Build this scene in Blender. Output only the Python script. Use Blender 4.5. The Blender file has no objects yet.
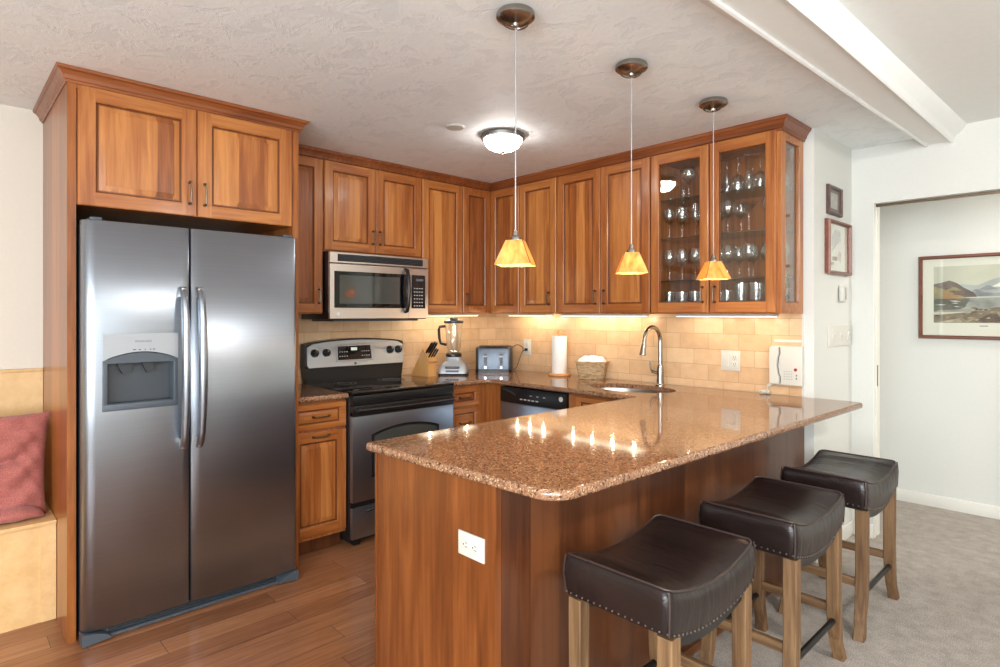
import bpy, bmesh, math, random
from math import sin, cos, pi, radians, sqrt
from mathutils import Vector, Matrix

random.seed(7)
S = bpy.context.scene
COL = S.collection

# ------------------------------------------------------------------ camera
cam_d = bpy.data.cameras.new('camera')
cam_d.sensor_width = 36.0
cam_d.lens = 596.05 / 1000 * 36.0
cam_d.shift_x = -0.00274
cam_d.shift_y = -0.0197
cam_d.clip_start = 0.05
cam = bpy.data.objects.new('camera', cam_d)
COL.objects.link(cam)
cam.location = (3.811, -3.5194, 1.3782)
cam.rotation_euler = (pi / 2, 0, 0.8088)
S.camera = cam

# ------------------------------------------------------------------ world, exposure
W = bpy.data.worlds.new('world')
S.world = W
W.use_nodes = True
bg = W.node_tree.nodes['Background']
bg.inputs[0].default_value = (0.75, 0.86, 1.0, 1)
bg.inputs[1].default_value = 1.0
S.view_settings.view_transform = 'Standard'
S.view_settings.look = 'None'
S.view_settings.gamma = 1
S.view_settings.use_curve_mapping = False
S.view_settings.exposure = -0.12
try:
    S.cycles.use_denoising = True
    S.cycles.max_bounces = 8
    S.cycles.transparent_max_bounces = 24
    S.cycles.caustics_reflective = False
    S.cycles.caustics_refractive = False
    S.cycles.sample_clamp_indirect = 6
except Exception:
    pass


def area(name, loc, rot, sx, sy, power, color, parent=None, spread=180):
    l = bpy.data.lights.new(name, 'AREA')
    l.shape = 'RECTANGLE'
    l.size = sx
    l.size_y = sy
    l.energy = power
    l.color = color
    l.spread = radians(spread)
    o = bpy.data.objects.new(name, l)
    COL.objects.link(o)
    o.location = loc
    o.rotation_euler = rot
    if parent:
        o.parent = parent
    return o


def point(name, loc, power, color, r=0.03, parent=None):
    l = bpy.data.lights.new(name, 'POINT')
    l.energy = power
    l.color = color
    l.shadow_soft_size = r
    o = bpy.data.objects.new(name, l)
    COL.objects.link(o)
    o.location = loc
    if parent:
        o.parent = parent
    return o


WARM = (1.0, 0.80, 0.54)
WARM2 = (1.0, 0.83, 0.62)
DAY = (0.87, 0.94, 1.0)
# daylight falling in through the windows of the living area behind the camera
area('daylight', (4.3, -6.38, 1.45), (pi / 2 + .06, 0, 0), 3.0, 1.7, 250, DAY)
area('daylight', (6.08, -4.7, 1.45), (pi / 2 + .06, 0, pi / 2), 2.2, 1.7, 150, DAY)
P_UNDER, P_PEND, P_DOME, P_LIV, P_HALL = 0.75, 4.2, 18, 36, 34


# ------------------------------------------------------------------ node helper
def hexc(r, g, b):
    f = lambda c: (c / 255 / 12.92) if c / 255 <= 0.04045 else ((c / 255 + 0.055) / 1.055) ** 2.4
    return (f(r), f(g), f(b), 1)


class NT:
    def __init__(s, name):
        s.m = bpy.data.materials.new(name)
        s.m.use_nodes = True
        s.t = s.m.node_tree
        s.b = s.t.nodes['Principled BSDF']
        s.out = s.t.nodes['Material Output']

    def n(s, typ, **kw):
        nd = s.t.nodes.new(typ)
        ins = kw.pop('ins', {})
        for k, v in kw.items():
            setattr(nd, k, v)
        for k, v in ins.items():
            if isinstance(v, bpy.types.NodeSocket):
                s.t.links.new(v, nd.inputs[k])
            else:
                nd.inputs[k].default_value = v
        return nd

    def math(s, op, a, b=None):
        nd = s.n('ShaderNodeMath', operation=op, ins={0: a})
        if b is not None:
            if isinstance(b, bpy.types.NodeSocket):
                s.t.links.new(b, nd.inputs[1])
            else:
                nd.inputs[1].default_value = b
        return nd.outputs[0]

    def ramp(s, fac, stops, interp='LINEAR'):
        nd = s.n('ShaderNodeValToRGB', ins={0: fac})
        cr = nd.color_ramp
        cr.interpolation = interp
        while len(cr.elements) > 1:
            cr.elements.remove(cr.elements[-1])
        cr.elements[0].position = stops[0][0]
        cr.elements[0].color = stops[0][1]
        for p, c in stops[1:]:
            e = cr.elements.new(p)
            e.color = c
        return nd.outputs[0]

    def mix(s, fac, a, b, blend='MIX'):
        nd = s.n('ShaderNodeMix', data_type='RGBA', blend_type=blend)
        for i, v in ((0, fac), (6, a), (7, b)):
            if isinstance(v, bpy.types.NodeSocket):
                s.t.links.new(v, nd.inputs[i])
            else:
                nd.inputs[i].default_value = v
        return nd.outputs[2]

    def coord(s, scale=(1, 1, 1), rnd=True):
        tc = s.n('ShaderNodeTexCoord').outputs['Object']
        if rnd:
            oi = s.n('ShaderNodeObjectInfo').outputs['Random']
            k = s.math('MULTIPLY', oi, 37.0)
            cx = s.n('ShaderNodeCombineXYZ', ins={0: k, 1: k, 2: k}).outputs[0]
            off = s.n('ShaderNodeVectorMath', operation='ADD', ins={0: tc, 1: cx}).outputs[0]
        else:
            off = tc
        return s.n('ShaderNodeMapping', ins={0: off, 'Scale': scale}).outputs[0]

    def base(s, c, rough=0.5, metal=0.0, **kw):
        i = s.b.inputs
        for k, v in (('Base Color', c), ('Roughness', rough), ('Metallic', metal)):
            if isinstance(v, bpy.types.NodeSocket):
                s.t.links.new(v, i[k])
            else:
                i[k].default_value = v
        for k, v in kw.items():
            k = k.replace('_', ' ')
            if isinstance(v, bpy.types.NodeSocket):
                s.t.links.new(v, i[k])
            else:
                i[k].default_value = v
        return s

    def bump(s, h, strength=0.3, dist=0.01):
        nd = s.n('ShaderNodeBump', ins={'Height': h, 'Strength': strength, 'Distance': dist})
        s.t.links.new(nd.outputs[0], s.b.inputs['Normal'])


def simple(name, rgb, rough=0.5, metal=0.0, noise=0.0, nscale=30, bump=0.0, **kw):
    t = NT(name)
    if noise or bump:
        nz = t.n('ShaderNodeTexNoise', ins={'Vector': t.coord(), 'Scale': nscale, 'Detail': 4.0}).outputs[0]
        c = hexc(*rgb)
        lo = tuple(x * (1 - noise) for x in c[:3]) + (1,)
        hi = tuple(min(1, x * (1 + noise)) for x in c[:3]) + (1,)
        t.base(t.ramp(nz, [(0.3, lo), (0.7, hi)]), rough, metal, **kw)
        if bump:
            t.bump(nz, bump, 0.004)
    else:
        t.base(hexc(*rgb), rough, metal, **kw)
    return t.m


def wood(name, dark, mid, light, grain='z', plank=0.0, rough=0.36, contrast=1.25, coat=0.10, tone=0.5):
    """grain runs along the named axis; plank = width of glued boards, across x+y"""
    t = NT(name)
    st = {'z': (42, 42, 2.2), 'x': (2.2, 42, 42), 'y': (42, 2.2, 42)}[grain]
    v = t.coord(st)
    n1 = t.n('ShaderNodeTexNoise', ins={'Vector': v, 'Scale': 1.0, 'Detail': 5.0, 'Roughness': 0.6, 'Distortion': 0.6}).outputs[0]
    st2 = {'z': (7, 7, 1.3), 'x': (1.3, 7, 7), 'y': (7, 1.3, 7)}[grain]
    n2 = t.n('ShaderNodeTexNoise', ins={'Vector': t.coord(st2), 'Scale': 1.0, 'Detail': 3.0, 'Distortion': 1.2}).outputs[0]
    f = t.math('ADD', t.math('MULTIPLY', n1, 0.50 * contrast), t.math('MULTIPLY', n2, 0.42))
    oi = t.n('ShaderNodeObjectInfo').outputs['Random']
    f = t.math('ADD', f, t.math('MULTIPLY', oi, 0.10))
    if plank:
        sp = t.n('ShaderNodeSeparateXYZ', ins={0: t.n('ShaderNodeTexCoord').outputs['Object']})
        k = t.math('ADD', sp.outputs[0], sp.outputs[1]) if grain == 'z' else sp.outputs[2]
        k = t.math('ADD', t.math('FLOOR', t.math('DIVIDE', k, plank)), t.math('MULTIPLY', oi, 91.0))
        wn = t.n('ShaderNodeTexWhiteNoise', noise_dimensions='1D', ins={'W': k}).outputs[0]
        f = t.math('ADD', f, t.math('MULTIPLY', t.math('SUBTRACT', wn, 0.5), tone))
    c = t.ramp(f, [(0.22, hexc(*dark)), (0.5, hexc(*mid)), (0.8, hexc(*light))])
    t.base(c, rough, 0, Coat_Weight=coat, Coat_Roughness=0.12)
    t.bump(n1, 0.06, 0.002)
    return t.m


M = {}
CH = ((84, 40, 14), (146, 82, 36), (190, 126, 66))
M['ch'] = wood('cherry_upright', *CH, grain='z')
M['chh'] = wood('cherry_crosswise', *CH, grain='x')
M['chp'] = wood('cherry_glued_boards', *CH, grain='z', plank=0.072, tone=0.34)
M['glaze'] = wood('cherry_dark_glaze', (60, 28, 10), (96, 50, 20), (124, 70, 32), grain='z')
M['chside'] = wood('cherry_veneer_boards', (80, 40, 13), (128, 70, 28), (166, 100, 48), grain='z', plank=0.11, tone=0.3, rough=0.28)
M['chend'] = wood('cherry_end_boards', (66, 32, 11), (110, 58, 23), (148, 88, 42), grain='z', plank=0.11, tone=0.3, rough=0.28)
M['chshade'] = wood('cherry_shaded_boards', (46, 22, 12), (76, 40, 21), (104, 60, 33), grain='z', plank=0.13, tone=0.3, rough=0.3)  # cherry darkened to carry the shade of the stool side and toe kicks
M['crown'] = wood('cherry_crown', (72, 32, 13), (114, 58, 26), (152, 88, 46), grain='x')
M['birch'] = wood('pale_birch_ply', (205, 165, 110), (224, 188, 136), (236, 206, 160), grain='x', rough=0.3, contrast=0.6)
M['oak'] = wood('weathered_oak', (44, 28, 15), (88, 60, 34), (136, 104, 70), grain='z', rough=0.6, contrast=1.5, coat=0.0)
M['oakh'] = wood('weathered_oak_rail', (44, 28, 15), (88, 60, 34), (136, 104, 70), grain='x', rough=0.6, contrast=1.5, coat=0.0)
M['block'] = wood('beech_block', (176, 120, 62), (208, 156, 96), (226, 180, 124), grain='z', rough=0.4, contrast=0.5)
M['frame'] = wood('reddish_frame_wood', (72, 34, 20), (104, 54, 34), (128, 74, 50), grain='x', rough=0.35)
M['frameb'] = wood('dark_frame_wood', (46, 30, 28), (72, 50, 46), (96, 70, 62), grain='x', rough=0.4)


def steel(name, rgb, rough=0.28, axis='y'):
    t = NT(name)
    sc = {'y': (1.5, 1.5, 320), 'z': (300, 300, 1.5)}[axis]
    nz = t.n('ShaderNodeTexNoise', ins={'Vector': t.coord(sc, False), 'Scale': 1.0, 'Detail': 2.0}).outputs[0]
    c = hexc(*rgb)
    t.base(t.ramp(nz, [(0.3, tuple(x * 0.97 for x in c[:3]) + (1,)), (0.7, tuple(min(1, x * 1.03) for x in c[:3]) + (1,))]),
           rough, 1.0)
    t.b.inputs['Anisotropic'].default_value = 0.5
    t.bump(nz, 0.006, 0.001)
    return t.m


M['steel'] = steel('brushed_steel', (152, 159, 168), 0.31)
M['steeld'] = steel('toaster_steel', (78, 83, 90), 0.36)
M['steelw'] = steel('brushed_steel_warm', (196, 188, 180), 0.34)
M['nickel'] = simple('brushed_nickel', (160, 154, 146), 0.24, 1.0)
M['sinksteel'] = simple('sink_steel', (175, 172, 168), 0.3, 1.0)
M['chrome'] = simple('chrome', (215, 215, 215), 0.12, 1.0)
M['pewter'] = simple('dark_pewter', (108, 92, 78), 0.36, 1.0, noise=0.15)
M['blackgl'] = simple('black_glass', (10, 10, 11), 0.05, 0, Specular_IOR_Level=0.6)
M['blackpl'] = simple('black_plastic', (20, 20, 21), 0.3)
M['blackmt'] = simple('black_metal', (24, 23, 23), 0.35, 0.4)
M['mwwin'] = simple('oven_window_glass', (62, 64, 60), 0.06, 0.0, Specular_IOR_Level=0.8)
M['whitepl'] = simple('white_plastic', (200, 198, 188), 0.35)
M['ivorypl'] = simple('ivory_plastic', (206, 203, 194), 0.4)
M['greypl'] = simple('grey_plastic', (56, 62, 68), 0.4)
M['greylt'] = simple('light_grey_plastic', (160, 164, 168), 0.4, 0.3)
M['slate'] = simple('slate_plastic', (74, 82, 90), 0.4, 0.2)
M['darkgrey'] = simple('dark_recess', (38, 42, 46), 0.5)
M['mark'] = simple('printed_marks', (92, 94, 98), 0.5)
M['markw'] = simple('white_printed_marks', (190, 190, 190), 0.5)
M['detector'] = simple('aged_detector_plastic', (178, 172, 164), 0.6)  # even grey plastic, close to the ceiling tone
M['rimgrey'] = simple('dark_nickel_rim', (112, 110, 107), 0.4, 0.8)
M['red'] = simple('red_dot', (150, 20, 24), 0.4)
M['paper'] = simple('paper_towel', (240, 238, 232), 0.9, noise=0.03, nscale=60, bump=0.2)
M['mat'] = simple('picture_mat', (232, 228, 216), 0.8)
M['cord'] = simple('black_cord', (26, 24, 22), 0.5)
M['whitepaint'] = simple('white_gloss_paint', (226, 224, 216), 0.4)
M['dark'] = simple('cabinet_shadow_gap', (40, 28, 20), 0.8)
M['towel'] = simple('white_terry_cloth', (236, 234, 228), 0.95, noise=0.06, nscale=220, bump=0.6)


def paint(name, rgb, bump=0.05, scale=60):
    t = NT(name)
    v = t.coord((1, 1, 1), False)
    nz = t.n('ShaderNodeTexNoise', ins={'Vector': v, 'Scale': scale, 'Detail': 3.0}).outputs[0]
    c = hexc(*rgb)
    t.base(t.ramp(nz, [(0.3, tuple(x * 0.975 for x in c[:3]) + (1,)), (0.7, c)]), 0.7)
    t.bump(nz, bump, 0.004)
    return t.m


M['wall'] = paint('wall_paint_cream', (214, 206, 192))
M['wallw'] = paint('wall_paint_white', (212, 212, 206))


def ceiling_mat():
    t = NT('ceiling_knockdown_plaster')
    v = t.coord((1, 1, 1), False)
    wv = t.n('ShaderNodeTexNoise', ins={'Vector': v, 'Scale': 8.0, 'Detail': 7.0, 'Roughness': 0.68, 'Distortion': 0.5}).outputs[0]
    h = t.ramp(wv, [(0.42, (0, 0, 0, 1)), (0.50, (1, 1, 1, 1)), (0.60, (0.6, 0.6, 0.6, 1))])
    fn = t.n('ShaderNodeTexNoise', ins={'Vector': v, 'Scale': 38.0, 'Detail': 4.0}).outputs[0]
    c = t.mix(h, hexc(226, 230, 232), hexc(234, 237, 238))
    t.base(c, 0.62, 0)
    hh = t.math('ADD', t.math('MULTIPLY', h, 0.7), t.math('MULTIPLY', fn, 0.35))
    t.bump(hh, 0.40, 0.004)
    return t.m


M['ceil'] = ceiling_mat()
M['ceilw'] = paint('ceiling_paint_smooth', (232, 232, 229), 0.08, 30)


def granite():
    t = NT('speckled_granite')
    v = t.coord((1, 1, 1), False)
    a = t.n('ShaderNodeTexVoronoi', feature='F1', ins={'Vector': v, 'Scale': 300.0}).outputs['Color']
    b = t.n('ShaderNodeTexVoronoi', feature='F1', ins={'Vector': v, 'Scale': 150.0}).outputs['Color']
    fa = t.n('ShaderNodeSeparateColor', ins={0: a}).outputs[0]
    fb = t.n('ShaderNodeSeparateColor', ins={0: b}).outputs[1]
    c1 = t.ramp(fa, [(0.0, hexc(82, 54, 40)), (0.15, hexc(124, 88, 66)), (0.45, hexc(144, 104, 78)), (0.8, hexc(160, 120, 92)),
                     (0.96, hexc(206, 178, 142))], 'CONSTANT')
    c2 = t.ramp(fb, [(0.0, hexc(52, 36, 28)), (0.08, hexc(138, 100, 68)), (0.85, hexc(190, 154, 118))], 'CONSTANT')
    m2 = t.ramp(fb, [(0.0, (0.85, 0.85, 0.85, 1)), (0.08, (0.2, 0.2, 0.2, 1)), (0.90, (0.4, 0.4, 0.4, 1))], 'CONSTANT')
    t.base(t.mix(m2, c1, c2), 0.065, 0, Specular_IOR_Level=0.7)
    return t.m


M['granite'] = granite()


def tile():
    t = NT('cream_stone_tile')
    tc = t.n('ShaderNodeTexCoord').outputs['Object']
    sp = t.n('ShaderNodeSeparateXYZ', ins={0: tc})
    k = t.math('ADD', t.math('ADD', sp.outputs[0], sp.outputs[1]), 5.13)
    zz = t.math('ADD', sp.outputs[2], -0.915 - 0.047 + 0.0975 * 2)
    v = t.n('ShaderNodeCombineXYZ', ins={0: k, 1: zz}).outputs[0]
    br = t.n('ShaderNodeTexBrick', offset=0.5, ins={'Vector': v, 'Color1': (0, 0, 0, 1), 'Color2': (1, 1, 1, 1), 'Mortar': (0.5, 0.5, 0.5, 1),
             'Scale': 1.0, 'Mortar Size': 0.0016, 'Mortar Smooth': 0.3, 'Bias': 0.0, 'Brick Width': 0.195, 'Row Height': 0.0975})
    nz = t.n('ShaderNodeTexNoise', ins={'Vector': v, 'Scale': 14.0, 'Detail': 6.0, 'Roughness': 0.6}).outputs[0]
    ton = t.n('ShaderNodeSeparateColor', ins={0: br.outputs[0]}).outputs[0]
    f = t.math('ADD', t.math('MULTIPLY', ton, 0.38), t.math('MULTIPLY', nz, 0.72))
    c = t.ramp(f, [(0.15, hexc(188, 150, 112)), (0.55, hexc(208, 174, 136)), (0.95, hexc(222, 194, 158))])
    c = t.mix(br.outputs['Fac'], c, hexc(168, 134, 98))
    t.base(c, 0.32)
    t.bump(t.math('SUBTRACT', 1.0, br.outputs['Fac']), 0.5, 0.0015)
    return t.m


M['tile'] = tile()


def floor_mat():
    t = NT('brown_plank_floor')
    tc = t.n('ShaderNodeTexCoord').outputs['Object']
    sp = t.n('ShaderNodeSeparateXYZ', ins={0: tc})
    v = t.n('ShaderNodeCombineXYZ', ins={0: t.math('ADD', sp.outputs[1], 20.31), 1: t.math('ADD', sp.outputs[0], 10.05)}).outputs[0]
    br = t.n('ShaderNodeTexBrick', offset=0.37, offset_frequency=2, squash=0.8, squash_frequency=3,
             ins={'Vector': v, 'Color1': (0, 0, 0, 1), 'Color2': (1, 1, 1, 1), 'Mortar': (0, 0, 0, 1), 'Scale': 1.0, 'Mortar Size': 0.0014,
                  'Mortar Smooth': 0.2, 'Bias': 0.0, 'Brick Width': 1.15, 'Row Height': 0.127})
    ton = t.n('ShaderNodeSeparateColor', ins={0: br.outputs[0]}).outputs[0]
    gv = t.n('ShaderNodeMapping', ins={0: v, 'Scale': (3.0, 45, 1)}).outputs[0]
    off = t.n('ShaderNodeCombineXYZ', ins={0: t.math('MULTIPLY', ton, 30.0), 2: t.math('MULTIPLY', ton, 17.0)}).outputs[0]
    gv = t.n('ShaderNodeVectorMath', operation='ADD', ins={0: gv, 1: off}).outputs[0]
    g = t.n('ShaderNodeTexNoise', ins={'Vector': gv, 'Scale': 1.0, 'Detail': 6.0, 'Roughness': 0.62, 'Distortion': 1.0}).outputs[0]
    f = t.math('ADD', t.math('MULTIPLY', ton, 0.24), t.math('MULTIPLY', g, 0.80))
    c = t.ramp(f, [(0.2, hexc(88, 54, 34)), (0.5, hexc(142, 92, 60)), (0.85, hexc(180, 128, 90))])
    c = t.mix(br.outputs['Fac'], c, hexc(52, 32, 22))
    t.base(c, 0.30, 0, Coat_Weight=0.2, Coat_Roughness=0.15)
    h = t.math('SUBTRACT', t.math('MULTIPLY', g, 0.35), br.outputs['Fac'])
    t.bump(h, 0.35, 0.002)
    return t.m


M['floor'] = floor_mat()


def carpet():
    t = NT('grey_beige_carpet')
    v = t.coord((1, 1, 1), False)
    a = t.n('ShaderNodeTexNoise', ins={'Vector': v, 'Scale': 210.0, 'Detail': 3.0, 'Roughness': 0.75}).outputs[0]
    b = t.n('ShaderNodeTexNoise', ins={'Vector': v, 'Scale': 14.0, 'Detail': 6.0, 'Roughness': 0.7}).outputs[0]
    f = t.math('ADD', t.math('MULTIPLY', a, 0.75), t.math('MULTIPLY', b, 0.28))
    c = t.ramp(f, [(0.35, hexc(112, 102, 92)), (0.52, hexc(172, 162, 152)), (0.68, hexc(208, 200, 192))])
    t.base(c, 0.95, 0)
    t.bump(f, 0.8, 0.012)
    return t.m


M['carpet'] = carpet()


def leather():
    t = NT('dark_brown_leather')
    v = t.coord((1, 1, 1))
    a = t.n('ShaderNodeTexVoronoi', ins={'Vector': v, 'Scale': 260.0}).outputs[0]
    w = t.n('ShaderNodeTexNoise', ins={'Vector': t.coord((3, 18, 6)), 'Scale': 1.0, 'Detail': 4.0, 'Distortion': 0.8}).outputs[0]
    c = t.ramp(w, [(0.3, hexc(27, 19, 18)), (0.7, hexc(38, 28, 26))])
    t.base(c, 0.27, 0, Specular_IOR_Level=0.42)
    t.bump(t.math('ADD', t.math('MULTIPLY', a, 0.06), w), 0.6, 0.008)
    return t.m


M['leather'] = leather()
M['leatherseam'] = simple('leather_piping', (58, 44, 41), 0.35)
M['nail'] = simple('antique_nailhead', (120, 110, 102), 0.3, 1.0)


def cloth():
    t = NT('salmon_linen')
    v = t.coord((1, 1, 1), False)
    a = t.n('ShaderNodeTexNoise', ins={'Vector': v, 'Scale': 330.0, 'Detail': 2.0}).outputs[0]
    w = t.n('ShaderNodeTexNoise', ins={'Vector': t.coord((4, 4, 14), False), 'Scale': 1.0, 'Detail': 3.0, 'Distortion': 1.2}).outputs[0]
    c = t.ramp(a, [(0.35, hexc(142, 76, 70)), (0.65, hexc(186, 112, 102))])
    t.base(c, 0.9, 0, Sheen_Weight=0.2)
    t.bump(t.math('ADD', t.math('MULTIPLY', a, 0.1), w), 0.6, 0.02)
    return t.m


M['cloth'] = cloth()


def wicker():
    t = NT('woven_wicker')
    sp = t.n('ShaderNodeSeparateXYZ', ins={0: t.n('ShaderNodeTexCoord').outputs['Object']})
    k = t.math('ADD', sp.outputs[0], sp.outputs[1])
    v = t.n('ShaderNodeCombineXYZ', ins={0: k, 1: sp.outputs[2]}).outputs[0]
    br = t.n('ShaderNodeTexBrick', offset=0.5, ins={'Vector': v, 'Color1': (0.1, 0.1, 0.1, 1), 'Color2': (1, 1, 1, 1), 'Mortar': (0, 0, 0, 1),
             'Scale': 1.0, 'Mortar Size': 0.0016, 'Mortar Smooth': 0.9, 'Bias': 0.0, 'Brick Width': 0.022, 'Row Height': 0.008})
    f = t.n('ShaderNodeSeparateColor', ins={0: br.outputs[0]}).outputs[0]
    c = t.ramp(f, [(0.0, hexc(140, 108, 72)), (0.3, hexc(186, 154, 112)), (1.0, hexc(214, 188, 150))])
    t.base(c, 0.7)
    t.bump(t.math('SUBTRACT', 1.0, br.outputs['Fac']), 0.9, 0.003)
    return t.m


M['wicker'] = wicker()


def thin_glass(name, tint=(1, 1, 1), refl=1.0, ior=1.5, edge=0.0):
    t = NT(name)
    t.t.nodes.remove(t.b)
    tr = t.n('ShaderNodeBsdfTransparent', ins={0: tint + (1,)}).outputs[0]
    gl = t.n('ShaderNodeBsdfGlossy', ins={0: (1, 1, 1, 1), 'Roughness': 0.01}).outputs[0]
    lw = t.n('ShaderNodeLayerWeight', ins={0: 0.5}).outputs['Facing']
    f = t.math('ADD', t.math('MULTIPLY', t.math('POWER', lw, 4.0), .85 * refl), edge + .035)
    mx = t.n('ShaderNodeMixShader', ins={0: f, 1: tr, 2: gl}).outputs[0]
    t.t.links.new(mx, t.out.inputs[0])
    return t.m


M['pane'] = thin_glass('door_pane_glass', (0.97, 0.98, 0.97), 1.0)
M['glass'] = thin_glass('drinking_glass', (0.93, 0.94, 0.94), 1.0, 1.55, 0.07)
M['shelfglass'] = thin_glass('green_shelf_glass', (0.62, 0.74, 0.68), 1.0, 1.5, 0.03)


def glow(name, rgb, strength):
    t = NT(name)
    t.base((0.9, 0.9, 0.9, 1), 0.4)
    t.b.inputs['Emission Color'].default_value = rgb + (1,)
    t.b.inputs['Emission Strength'].default_value = strength
    return t.m


M['bulb'] = glow('warm_bulb', (1.0, 0.74, 0.42), 60)
M['puck'] = glow('xenon_bulb', (1.0, 0.85, 0.62), 25)
M['lens'] = glow('light_bar_lens', (1.0, 0.86, 0.62), 2.6)
M['dome'] = glow('lit_dome_glass', (1.0, 0.97, 0.92), 32)
M['domeliv'] = glow('lit_living_dome_glass', (1.0, 0.97, 0.93), 260)
M['led'] = glow('green_clock_digits', (0.1, 0.9, 0.3), 0.12)


def amber():
    t = NT('amber_shade_glass')
    t.t.nodes.remove(t.b)
    nz = t.n('ShaderNodeTexNoise', ins={'Vector': t.coord((30, 30, 8)), 'Scale': 1.0, 'Detail': 3.0, 'Distortion': 1.0}).outputs[0]
    c = t.ramp(nz, [(0.3, hexc(240, 150, 62)), (0.7, hexc(255, 206, 130))])
    tl = t.n('ShaderNodeBsdfTranslucent', ins={0: c}).outputs[0]
    df = t.n('ShaderNodeBsdfDiffuse', ins={0: c}).outputs[0]
    gl = t.n('ShaderNodeBsdfGlossy', ins={0: (1, 1, 1, 1), 'Roughness': 0.1}).outputs[0]
    a = t.n('ShaderNodeMixShader', ins={0: 0.35, 1: tl, 2: df}).outputs[0]
    b = t.n('ShaderNodeMixShader', ins={0: 0.06, 1: a, 2: gl}).outputs[0]
    e = t.n('ShaderNodeEmission', ins={0: c, 1: 0.25}).outputs[0]
    s = t.n('ShaderNodeAddShader', ins={0: b, 1: e}).outputs[0]
    t.t.links.new(s, t.out.inputs[0])
    return t.m


M['amber'] = amber()


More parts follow.
